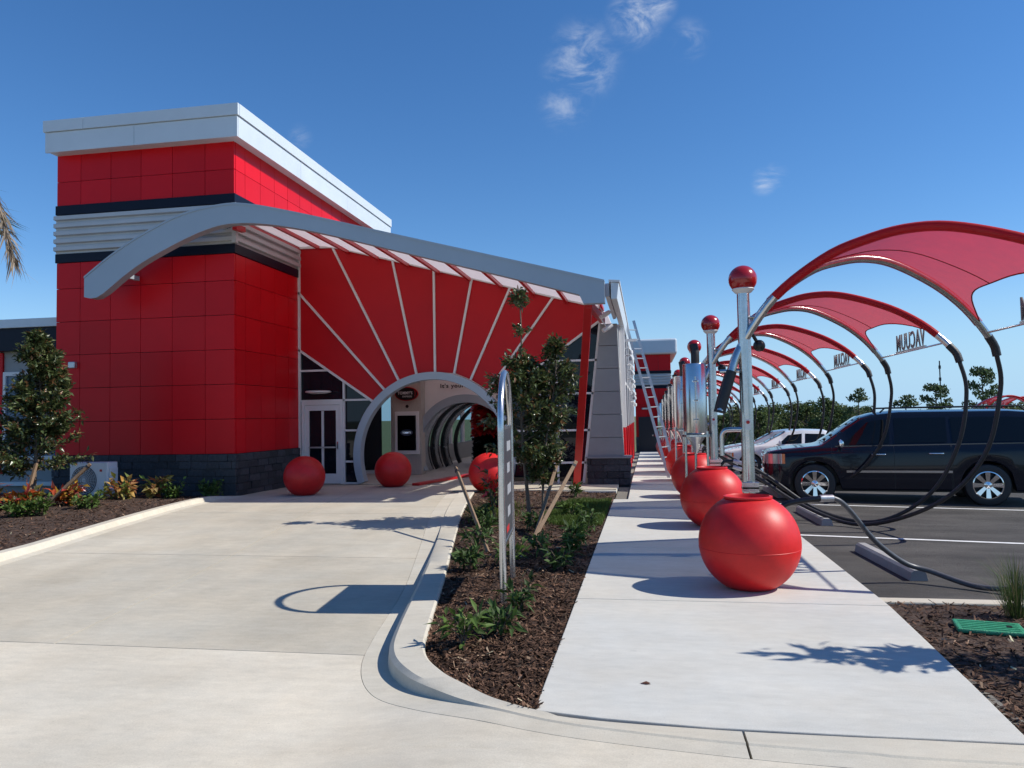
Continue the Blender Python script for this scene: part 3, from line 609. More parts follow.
# vestibule and tunnel inside
VY = 22.8
n = 40; hole = [(CX + 1.62 * math.cos(a), CZ + 1.62 * math.sin(a)) for a in [math.pi + R(27) - (math.pi + R(54)) * i / n for i in range(n + 1)]]
bw = MB(); outer = [(-7.78, .0)] + [(-7.78 + 6.6 * i / n, 0) for i in range(0)]
pts_out = []
for (x, z) in hole:
    t = (x - hole[0][0]) / (hole[-1][0] - hole[0][0]); d = Vector((x - CX, z - CZ)); k = 1e9
    if d.x < 0: k = min(k, (-7.78 - CX) / d.x)
    if d.x > 0: k = min(k, (-.95 - CX) / d.x)
    if d.y > 0: k = min(k, (4.25 - CZ) / d.y)
    if d.y < 0: k = min(k, (0 - CZ) / d.y)
    pts_out.append((CX + d.x * k, CZ + d.y * k))
m = MB()
for i in range(n): m.prism_y([hole[i], hole[i + 1], pts_out[i + 1], pts_out[i]], VY, VY + .12)
m.box(-7.78, -.95, VY, VY + .12, 4.25, 4.5).box(-7.78, -6.6, VY + .001, VY + .119, 4.2, 5.6)
inner = m.build('inner_wall', BEIGE, B)
ring(1.42, 1.66, VY - .25, VY + .1, 60, .02).build('inner_ring', BEAMM, B, smooth=40)
place_mesh('wall_lettering', text_mesh("It's your", .76, .17, .01, BLACK, .02), inner, (-5.86, VY - .012, 2.70), (R(90), 0, 0))
m = MB()
def vr(u, v): x = -9.1 + 8.2 * u; return (x, 19.16 + 3.7 * v, tz(x) - .12)
m.grid(vr, 16, 1); k = len(m.v); m.v += [(p[0], p[1], p[2] + .012) for p in m.v[:k]]; m.f += [tuple(i + k for i in f) for f in m.f]; m.build('vestibule_roof', POLYC, B)  # roof out of view, translucent so that the vestibule gets lit
for x0, x1, z0, z1 in ((-9.12, -9.04, 0, 4.5), (-7.86, -7.78, 0, 4.5), (-9.04, -7.86, 0, .12), (-9.04, -7.86, 2.9, 3.0)): piece('window_frame', WHITEF, B, x0, x1, VY, VY + .1, z0, z1, .02)
piece('pane', SGLASS, B, -9.04, -7.86, VY + .05, VY + .06, .12, 2.9, .001)
MB().box(-9.12, -7.78, VY + .01, VY + .09, 3.0, 6.2).build('inner_wall', BEIGE, B)
MB().box(-9.13, -.95, 19.16, 36, -.3, .018).build('tunnel_floor', concrete('tunnel_concrete', (.42, .40, .37), .12), B)
tw = MB().box(-7.75, -7.6, VY + .15, 36, 0, .7).build('tunnel_wall', PIERM, B)
for i in range(7): piece('wall_post', WHITEF, tw, -7.75, -7.6, VY + .15 + 2.1 * i, VY + .35 + 2.1 * i, .7, 5.8, .01); piece('pane', SGLASS, tw, -7.69, -7.68, VY + .36 + 2.1 * i, VY + 2.2 + 2.1 * i, .7, 5.6, .001)
MB().box(-7.6, -.95, 35.8, 36, 0, 5.8).build('tunnel_wall', BLACK, B)
# wash arches in the tunnel
for i, (y, r, mt) in enumerate(((23.7, 1.62, STEEL), (24.3, 1.60, BLACK), (24.9, 1.62, STEEL), (25.5, 1.58, BLACK), (26.1, 1.6, STEEL), (27.4, 1.6, BLACK))):
    a = ring(r - .1, r + .02, y, y + .16, 48, .03).build('wash_arch', mt, B, smooth=40)
    if i in (1, 3):
        for k in range(9):
            an = R(118 + k * 8); p = (CX + (r - .104) * math.cos(an), y - .004, CZ + (r - .104) * math.sin(an))
            piece('nozzle', CHROME, a, p[0], p[0] + .05, y - .05, y, p[2], p[2] + .03, .1)
def brush(c, h, r, mt, parent, n=900, seed=1):
    m = MB(); rg = random.Random(seed)
    for _ in range(n):
        a = rg.uniform(0, 6.28); z = rg.uniform(0, h); rad = r * rg.uniform(.7, 1.0); w = rg.uniform(.03, .06)
        d = Vector((math.cos(a), math.sin(a), 0)); s_ = Vector((-d.y, d.x, 0)) * w; p = Vector(c) + Vector((0, 0, z))
        m.add([p - s_ * .3, p + s_ * .3, p + d * rad + s_ + Vector((0, 0, -rg.uniform(.05, .25))), p + d * rad - s_ + Vector((0, 0, -rg.uniform(.05, .25)))], [(0, 1, 2, 3)])
    return m.build('brush_strips', mt, parent, fix=False)
for i, (x, y) in enumerate(((-5.55, 27.0), (-4.2, 29.5))):
    t = thing('wash_brush', 'shaggy red wash brush %s' % ('seen through the entrance rings' if i == 0 else 'deeper inside the tunnel'), 'brush', (x, y, .05), 'red brushes in the tunnel')
    MB().tube([(0, 0, 0), (0, 0, 2.9)], .06, 10).build('spindle', STEEL, t, smooth=50); brush((0, 0, 1.15), 1.5, .75, REDST, t, 1100, i); brush((0, 0, .2), .9, .72, BLACK, t, 700, i + 5)
gr = tag(MB().bar((-5.78, 18.62, .055), (-4.9, 22.6, .055), .22, .06).build('guide_rail', REDST, bevel=.01), 'low red guide rail on the floor of the wash entrance', 'rail')
# kiosk pillar with screen and oval sign
K = thing('pay_kiosk', 'beige pillar with dark pay screen and oval sign inside the entrance', 'kiosk', (-7.2, 22.55, .018))
KM = mat('kiosk_cladding', (.50, .455, .40), .5, var=.12, vscale=6, stretch=(8, 1, .6))
MB().box(-.45, .46, -.2, .22, 0, 3.6).build('pillar', KM, K, bevel=.015)
MB().box(-.36, .40, -.27, -.2, .62, 1.92).build('screen_frame', BEIGE, K, bevel=.01); scr = MB().box(-.27, .31, -.285, -.27, .74, 1.8).build('screen', glass('screen_glass', (.003, .003, .004)), K)
def oval(rx, rz, y, x, z, mt, nm, par, d=.02):
    MB().prism_y([(x + rx * math.cos(2 * math.pi * i / 40), z + rz * math.sin(2 * math.pi * i / 40)) for i in range(40)], y, y + d).build(nm, mt, par)
oval(.37, .215, -.26, .02, 2.46, REDST, 'sign_rim', K, .06); oval(.345, .19, -.27, .02, 2.46, BLACK, 'sign_face', K)
SIGNW = mat('sign_white', (.75, .75, .74), .5); LOGOB = mat('logo_glow', (.5, .6, .75), .4, emit=((.5, .62, .8), .35))
place_mesh('sign_lettering', text_mesh("TOMMY'S", .50, .095, .006, SIGNW, .03), K, (-7.2 + .0, 22.55 - .278, .018 + 2.49), (R(90), R(-4), 0)) if False else None
o = bpy.data.objects.new('sign_lettering', text_mesh("TOMMY'S", .47, .095, .006, SIGNW, .03)); COL.objects.link(o); o.parent = K; o.location = (-.02, -.278, 2.49); o.rotation_euler = (R(90), 0, 0)
o = bpy.data.objects.new('sign_lettering', text_mesh("EXPRESS", .30, .05, .006, SIGNW, .02)); COL.objects.link(o); o.parent = K; o.location = (.05, -.278, 2.38); o.rotation_euler = (R(90), 0, 0)
MB().tube([(.27 + .035 * math.cos(a), -.276, 2.47 + .09 * math.sin(a)) for a in [R(-80 + 20 * i) for i in range(9)]], .012, 6).build('sign_swoosh', REDST, K)
oval(.05, .05, -.215, .02, 2.08, BLACK, 'camera_eye', K)
oval(.2, .1, -.289, .02, 1.28, mat('screen_logo_ring', (.05, .06, .1), .3), 'screen_logo', K, .003); 
o = bpy.data.objects.new('screen_lettering', text_mesh("TOMMY'S", .26, .06, .002, LOGOB, .03)); COL.objects.link(o); o.parent = K; o.location = (.02, -.291, 1.28); o.rotation_euler = (R(90), 0, 0)
# low wing left of the tower
wing = MB().box(-26, -13.8, 17.02, 24, -.3, 4.1).build('wing_wall', PIERM, B)
MB().box(-26, -13.78, 16.75, 24.2, 3.62, 4.2).build('wing_fascia', NAVY, B, bevel=.01); MB().box(-26, -13.78, 16.68, 24.3, 4.2, 4.42).build('wing_cap', SILV, B, bevel=.01)
for i in range(3):
    x0 = -16.15 - 3.4 * i
    piece('pane', glass('wing_glass_sky_tint', (.10, .16, .24), .04), wing, x0, x0 + 1.9, 16.98, 17.0, .95, 3.0, .001)  # sky reflection painted into the panes as a blue base colour
    for a, b, c, d in ((x0 - .08, x0, .6, 3.1), (x0 + 1.9, x0 + 1.98, .6, 3.1), (x0, x0 + 1.9, 3.0, 3.1), (x0, x0 + 1.9, .86, .95), (x0 + .92, x0 + .98, .95, 3.0)): piece('window_frame', WHITEF, wing, a, b, 16.93, 17.02, c, d, .02)
    piece('window_sill', WHITEF, wing, x0 - .15, x0 + 2.05, 16.85, 17.0, .2, .3, .05)
    piece('wall_panel', REDP, wing, x0 - 1.35, x0 - .12, 16.96, 17.02, .5, 3.6, .01)
# ------------------------------------------------------------------ far exit tower
FB = thing('exit_tower', 'far red tower with silver cornice and dark door at the end of the walk', 'building', (.5, 48, gy(48)))
ft = MB().box(-1.1, 1.05, 0, 8, 0, 6.2).build('tower_wall', BACKING, FB)
for z0, z1 in ((.9, 1.9), (1.9, 2.9), (2.9, 3.9), (5.0, 6.0)):
    for i in range(3): piece('wall_panel', REDP, ft, -1.12 + .73 * i + q, -1.12 + .73 * (i + 1) - q, -.04, .02, z0 + q + (.0 if z0 > 1 else 0), z1 - q, .01)
    for i in range(8): piece('wall_panel', REDP, ft, 1.04, 1.09, i * 1.0 + q, i + 1 - q, z0 + q, z1 - q, .01)
for z0, z1 in ((3.9, 4.1), (4.82, 5.0)): MB().box(-1.15, 1.12, -.06, 8, z0, z1).build('dark_band', NAVY, FB)
for i in range(4): MB().prism_y([], 0, 0) if False else MB().box(-1.16, 1.13, -.08, 8, 4.13 + .17 * i, 4.13 + .17 * i + .11).build('corrugated_rib', CORR, FB, bevel=.02)
MB().box(-1.08, 1.04, -.02, 7.9, 4.0, 5.0).build('corrugated_backing', CORR, FB)
MB().box(-1.4, 1.5, -.45, 8.3, 6.0, 6.95).build('cornice', SILV, FB, bevel=.12)
fs_ = MB().box(-1.13, 1.1, -.05, 8, 0, .9).build('stone_base', STONEB, FB)
for r in range(5):
    for i in range(5): piece('stone', STONE, fs_, -1.13 + .45 * i + .006 - (.1 if r % 2 and i else 0), -1.13 + .45 * (i + 1) - .006 - (.1 if r % 2 else 0), -.085, -.02, .18 * r + .005, .18 * (r + 1) - .005, .05, i % 4, .025)
fd = MB().box(-.95, .02, -.10, -.03, .0, 2.15).build('door', mat('dark_door', (.012, .014, .022), .4), FB, bevel=.01)
piece('handle', CHROME, fd, -.12, -.06, -.15, -.1, .95, 1.05, .1); piece('wall_lamp', LAMP, FB, -.75, -.25, -.16, -.04, 2.6, 2.72, .1)
# ladder
a = Vector((.70, 21.6, gy(21.6))); b = Vector((-.40, 22.2, 4.45)); LD = thing('ladder', 'aluminium ladder leaning against the white eave beside the walk', 'ladder', a); dv = b - a; side = Vector((.6, .8, 0)); side = side - dv * (side.dot(dv) / dv.length_squared); side.normalize()
for sgn in (-1, 1): MB().bar(side * .2 * sgn, dv + side * .2 * sgn, .035, .08, up=(1, 0, .3)).build('rail', ALU, LD)
for i in range(1, 16): MB().tube([dv * (i / 16) - side * .2, dv * (i / 16) + side * .2], .017, 6).build('rung', ALU, LD)
# ------------------------------------------------------------------ red globes
def globe(loc, label, group, d=.98, open_top=True):
    t = thing('globe_bin' if open_top else 'globe_bollard', label, 'bin' if open_top else 'bollard', loc, group); r = d / 2; sc = r / .49
    prof = []
    a0, a1 = R(-64), R(63)
    for i in range(27):
        a = a0 + (a1 - a0) * i / 26; prof.append((.49 * math.cos(a), .44 + .49 * math.sin(a)))
    if open_top:
        zt = prof[-1][1]; rt = prof[-1][0]
        prof = [(.001, 0)] + prof + [(rt + .012, zt + .004), (rt + .012, zt + .022), (rt - .012, zt + .026), (rt - .022, zt + .01), (rt - .03, zt - .12), (.001, zt - .3)]
    else:
        prof = [(.001, 0)] + [(.49 * math.cos(a), .44 + .49 * math.sin(a)) for a in [a0 + (R(89.9) - a0) * i / 34 for i in range(35)]]
    MB().lathe([(p[0] * sc, p[1] * sc) for p in prof], (0, 0, 0), 56).build('shell', REDGLOBE, t, smooth=50)
    zs_ = .40; rs = math.sqrt(.49 ** 2 - (zs_ - .44) ** 2)
    MB().lathe([(rs * sc - .004, zs_ * sc - .007), (rs * sc + .0025, zs_ * sc), (rs * sc - .004, zs_ * sc + .007)], (0, 0, 0), 56).build('seam', REDGLOBE, t, smooth=60)
    return t
NST = 9; PITCH_Y = 4.2; ST_PITCH = 4.75; PX, PY = 1.22, 9.68
def q3(x, y, z): return Vector((1.15 * x, 1.15 * y, 1.15 * z - .26))
ordw = ['nearest', 'second', 'third', 'fourth', 'fifth', 'sixth', 'seventh', 'eighth', 'ninth']
for k in range(NST):
    y = 7.9 + PITCH_Y * k
    lab = 'largest open-topped red globe on the sidewalk, nearest the camera' if k == 0 else 'red globe on the sidewalk, %s in the row from the camera' % ordw[k]
    g_ = globe((.98, y, gy(y)), lab, 'red globes along the sidewalk'); g_.rotation_euler.z = random.uniform(0, 6)
for (x, y), lab in (((-7.62, 16.15), 'red globe beside the stone base left of the entrance ring'), ((-6.3, 18.4), 'red globe standing just inside the round entrance'), ((-3.55, 17.0), 'red globe right of the round entrance, half hidden by the island tree')):
    globe((x, y, zd(x, y) if y < 19 else .018), lab, 'red globes at the entrance', .92, False)
# ------------------------------------------------------------------ vacuum stations
AZ = [(-.094, 1.75), (-.053, 2.14), (-.014, 2.43), (.1, 2.93), (.25, 3.27), (.37, 3.40), (.48, 3.45), (.6, 3.40), (.77, 3.18), (.89, 2.93), (.97, 2.68), (1.015, 2.50)]
PATH = {s: spline([q3(3.0 * t, s * 1.45 * t + (s * .02), z) for t, z in AZ], 5) for s in (-1, 1)}
def at_t(s, t):
    P = PATH[s]
    for a, b in zip(P[:-1], P[1:]):
        ta, tb = a.x / 3.45, b.x / 3.45
        if ta <= t <= tb: return a.lerp(b, (t - ta) / (tb - ta))
    return P[-1].copy()
def make_station(full=True):
    st = thing('vacuum_station', 'x', 'vacuum station', (0, 0, 0))
    MB().lathe([(.077, 0), (.077, 3.20), (.06, 3.22), (.05, 3.25)], (0, 0, 0), 20).build('pole', STEEL, st, smooth=40)
    piece('base_plate', STEEL, st, -.14, .14, -.14, .14, 0, .018, .05)
    ball = MB(); ball.sphere((0, 0, 3.37), .172, 28, 16); ball.build('ball_finial', mat('red_gloss_ball', (.33, .007, .009), .22, coat=.4), st, smooth='full')
    MB().lathe([(.055, -.19), (.10, -.165), (.135, -.125), (.128, -.115)], (0, 0, 3.37), 28).build('finial_cup', WHITEF, st, smooth=60)
    for s in (-1, 1):
        p = MB().tube(PATH[s], .050, 12).build('arch_pipe', STEEL, st, smooth=40)
        a, b = at_t(s, -.06), at_t(s, -.085); MB().tube([at_t(s, -.05), at_t(s, -.068), a.lerp(b, 1.0), Vector((b.x - .03, b.y, b.z - .12))], .062, 12).build('coupling', RUBBER, p, smooth=40)
        e = PATH[s][-1]; e2 = e + Vector((.055, s * .03, -.17)); MB().tube([at_t(s, .995), e, e + Vector((.03, s * .015, -.06)), e2], .056, 12).build('coupling', RUBBER, p, smooth=40)
        for t in (-.02, .05): 
            c = at_t(s, t); MB().tube([c, (0, s * .03, c.z)], .018, 8).build('clamp', STEEL, p)
    # fabric stretched between the two pipes
    f = MB(); NU, NV = 26, 14
    def fn(u, v):
        te = .965 - .15 * (1 - abs(2 * v - 1) ** 3); t = .10 + (te - .10) * u; a = at_t(-1, t); b = at_t(1, t)
        p = a.lerp(b, v); w = (b - a).length; p.z += .03 - .10 * w * 4 * v * (1 - v) * .5; return p
    f.grid(fn, NU, NV)
    fab = f.build('shade_fabric', FABRIC, st, smooth='full')
    f2 = MB(); f2.tube([fn(u / 20, .52) + Vector((0, 0, -.004)) for u in range(21)], .006, 5); f2.build('fabric_seam', SEAM, fab)
    f3 = MB(); f3.tube([fn(1, v / 20) for v in range(21)], .009, 6); f3.build('fabric_hem', SEAM, fab)
    for s in (-1, 1):                                              # sleeve round the outer side of each pipe
        m = MB(); ts = [.10 + (.955 - .10) * i / 30 for i in range(31)]; vs = []; k = 9
        for t in ts:
            c = at_t(s, t); tg = (at_t(s, min(1.0, t + .02)) - at_t(s, t - .02)).normalized(); up = Vector((0, 0, 1)); up = (up - tg * up.dot(tg)).normalized(); sd = tg.cross(up) * (-s)
            sd = Vector((0, s, 0)); sd = (sd - tg * sd.dot(tg)).normalized(); up = (up - sd * up.dot(sd)).normalized()
            for j in range(k):
                an = R(100 - 190 * j / (k - 1)); vs.append(c + (sd * math.cos(an) + up * math.sin(an)) * .057)
        m.add(vs, [(i * k + j, (i + 1) * k + j, (i + 1) * k + j + 1, i * k + j + 1) for i in range(30) for j in range(k - 1)]); m.build('fabric_sleeve', FABRIC, fab, smooth=60)
    # sign rod with cut-out letters
    a, b = at_t(-1, .985), at_t(1, .985); rod = MB().tube([a, b], .014, 8).build('sign_rod', STEEL, st)
    c = a.lerp(b, .48); o = bpy.data.objects.new('sign_lettering', text_mesh('VACUUM', 1.45, .30, .014, mat('sign_grey', (.20, .18, .165), .5, metal=.3), .014)); COL.objects.link(o); o.parent = rod; o.location = (c.x, c.y, c.z + .19); o.rotation_euler = (R(90), 0, R(90))
    MB().bar((c.x, c.y - .75, c.z + .02), (c.x, c.y + .75, c.z + .02), .025, .035).build('sign_rail', STEEL, rod)
    if not full: return st
    # hoses from the pipe ends
    e = PATH[-1][-1] + Vector((.055, -.03, -.17)); n1 = spline([e] + [q3(*p) for p in ((3.16, -1.52, 1.95), (3.06, -1.45, 1.25), (2.75, -1.2, .55), (2.15, -.85, .135), (1.45, -.5, .25), (.75, -.25, .75), (.42, -.16, .93))], 8)
    h1 = MB().tube(n1, .031, 9).build('hose', RUBBER, st, smooth=50); MB().tube([q3(.42, -.16, .93), q3(.28, -.13, .97)], .036, 10).build('hose_cuff', ALU, h1); MB().tube([q3(.28, -.13, .97), q3(.14, -.1, .96), q3(.02, -.1, .82)], .03, 10).build('nozzle', BLACK, h1, smooth=50)
    e = PATH[1][-1] + Vector((.055, .03, -.17)); n2 = spline([e] + [q3(*p) for p in ((3.15, 1.60, 1.95), (3.0, 1.75, 1.15), (2.55, 2.1, .52), (1.85, 2.95, .135), (1.15, 3.5, .36), (.58, 3.85, .76), (.4, 3.95, .84))], 8)
    h2 = MB().tube(n2, .031, 9).build('hose', RUBBER, st, smooth=50); MB().tube([q3(.4, 3.95, .84), q3(.27, 3.98, .88)], .036, 10).build('hose_cuff', ALU, h2); MB().tube([q3(.27, 3.98, .88), q3(.15, 4.0, .87), q3(.05, 4.01, .74)], .03, 10).build('nozzle', BLACK, h2, smooth=50)
    hb = MB().bar((0, -.07, .82), (0, -.16, .82), .2, .03).box(-.1, .1, -.16, -.13, .77, .89).build('nozzle_holder', STEEL, st, bevel=.005)
    # frame tying the pole to its neighbour fittings
    MB().tube(spline([(-.02, 0, 1.52), (-.2, .04, 1.52), (-.27, .05, 1.50), (-.30, .06, 1.42), (-.30, .06, 1.2)], 5), .03, 10).build('frame_tube', STEEL, st, smooth=50)
    MB().tube([(-.02, 0, 2.24), (-.30, .05, 2.24)], .026, 10).build('frame_tube', STEEL, st, smooth=50)
    MB().tube([(.0, .05, 2.75), (.1, .12, 2.72), (.16, .16, 2.62)], .022, 8).build('lamp_arm', BLACK, st); MB().sphere((.2, .2, 2.56), .075, 14, 8).build('spot_lamp', BLACK, st, smooth='full')
    MB().box(-.035, .035, -.085, -.07, 1.52, 1.65).build('button_plate', ALU, st); MB().lathe([(.001, -.02), (.02, -.018), (.022, 0)], (0, -.085, 1.61), 12, 'y').build('push_button', REDST, st)
    return st
ST0 = make_station()
STATIONS = [ST0] + [copy_tree(ST0) for _ in range(NST - 1)]
for k, s in enumerate(STATIONS):
    y = PY + ST_PITCH * k; s.location = (PX, y, gy(y))
    s['label'] = ('steel vacuum pole and red fabric arch nearest the camera, above the largest globe' if k == 0 else 'red fabric vacuum arch on steel pole, %s from the camera' % ordw[k]); s['group'] = 'vacuum arches along the sidewalk'
# the nearest station's own hose lies over the wheel stop
for ch in list(ST0.children):
    if ch.name.split('.')[0] == 'hose':
        if ch.data.vertices[0].co.y < 0:
            for c2 in list(ch.children): bpy.data.objects.remove(c2)
            bpy.data.objects.remove(ch); break
ORG[ST0] = (0, 0, 0)
e = PATH[-1][-1] + Vector((.055, -.03, -.17))
def wl(x, y, z): return Vector((x - PX, y - PY, z))
hp = spline([e, wl(4.78, 8.0, 1.75), wl(4.70, 8.05, 1.1), wl(4.35, 8.2, .45), wl(3.85, 8.4, .0), wl(3.4, 8.65, -.125), wl(2.98, 8.95, -.02), wl(2.72, 8.95, .07), wl(2.40, 8.8, .32), wl(2.14, 8.68, .64), wl(2.02, 8.62, .76), wl(1.94, 8.6, .80)], 8)
h = MB().tube(hp, .028, 10).build('hose', HOSEG, ST0, smooth=50)
MB().tube([wl(1.94, 8.6, .80), wl(1.80, 8.57, .80)], .038, 12).build('hose_cuff', ALU, h, smooth=40); MB().tube(spline([wl(1.80, 8.57, .80), wl(1.58, 8.53, .775), wl(1.42, 8.5, .735), wl(1.28, 8.5, .60)], 4), .031, 10).build('nozzle', BLACK, h, smooth=50)
# steel vacuum canisters
def make_canister():
    c = thing('vacuum_canister', 'x', 'vacuum', (0, 0, 0))
    MB().lathe([(.001, 1.33), (.17, 1.33), (.195, 1.36), (.2, 1.38), (.2, 2.62), (.19, 2.64), (.001, 2.66)], (0, 0, 0), 32).build('drum', CANM, c, smooth=35)
    MB().lathe([(.001, .98), (.03, 1.0), (.10, 1.2), (.19, 1.33)], (0, 0, 0), 24).build('cone', STEEL, c, smooth=35)
    for z in (1.6, 1.95, 2.3): piece('latch', CHROME, c, -.05, .05, -.215, -.195, z, z + .03, .1)
    piece('latch_bar', STEEL, c, -.012, .012, -.212, -.198, 1.55, 2.4, .1)
    MB().tube(spline([(.02, 0, 2.64), (.02, 0, 2.85), (.0, .03, 3.0)], 4), .07, 12).build('exhaust_pipe', RUBBER, c, smooth=40)
    for dx, dy in ((-.18, -.1), (.18, -.1), (0, .2)): MB().tube([(dx, dy, 1.4), (dx, dy, 0)], .022, 8).build('leg', STEEL, c)
    MB().lathe([(.19, 1.30), (.235, 1.30), (.235, 1.34), (.19, 1.34)], (0, 0, 0), 24).build('shelf_ring', STEEL, c)
    return c
C0 = make_canister()
for k in range(1, NST):
    c = C0 if k == 1 else copy_tree(C0); y = PY + ST_PITCH * k - .05; c.location = (.90, y, gy(y)); c.scale = (1.08, 1.08, 1.0); c['group'] = 'steel canisters beside the poles'
    c['label'] = 'largest polished steel vacuum canister, on legs beside the second pole' if k == 1 else 'polished steel vacuum canister beside the %s pole from the camera' % ordw[k]
# far red canopies over the other vacuum row
FS = make_station(False); FS['label'] = 'far red canopy at the right edge, beyond the black car'; far = [FS, copy_tree(FS), copy_tree(FS)]
for i, (s, (x, y, rz)) in enumerate(zip(far, ((25.6, 56.0, 172), (27.6, 58.5, 172), (28.6, 54.5, 172)))):
    s.location = (x, y, lz(x, y)); s.rotation_euler.z = R(rz); s['group'] = 'far red canopies across the lot'; s['label'] = ['red fabric canopy beyond the black car, leftmost of the far ones', 'red fabric canopy at the right edge, farthest of the far ones', 'red fabric canopy across the lot, nearest of the far ones'][i]
# wheel stops
ws = MB(); pr = [(-.075, 0), (.075, 0), (.06, .09), (.035, .115), (-.035, .115), (-.06, .09)]; L = .92; nn = len(pr)
ws.add([(x, -L, z) for x, z in pr] + [(x, L, z) for x, z in pr], [tuple(range(nn)), tuple(range(2 * nn - 1, nn - 1, -1))] + [(i, (i + 1) % nn, (i + 1) % nn + nn, i + nn) for i in range(nn)])
wm = ws.mesh('wheel_stop', STOPM)
for k in range(8):
    o = bpy.data.objects.new('wheel_stop', wm); COL.objects.link(o); y = 10.0 + PITCH_Y * k; o.location = (2.86, y, lz(2.86, y) + .002); o.rotation_euler = (0, 0, R(2 + random.uniform(-1.5, 1.5))); o.scale = (1.25, 1, 1)
    tag(o, 'concrete wheel stop under the grey hose, nearest the camera' if k == 0 else ('concrete wheel stop in front of the black car' if k == 2 else 'concrete wheel stop, %s from the camera along the sidewalk' % ordw[k]), 'wheel stop', 'wheel stops in the bays')
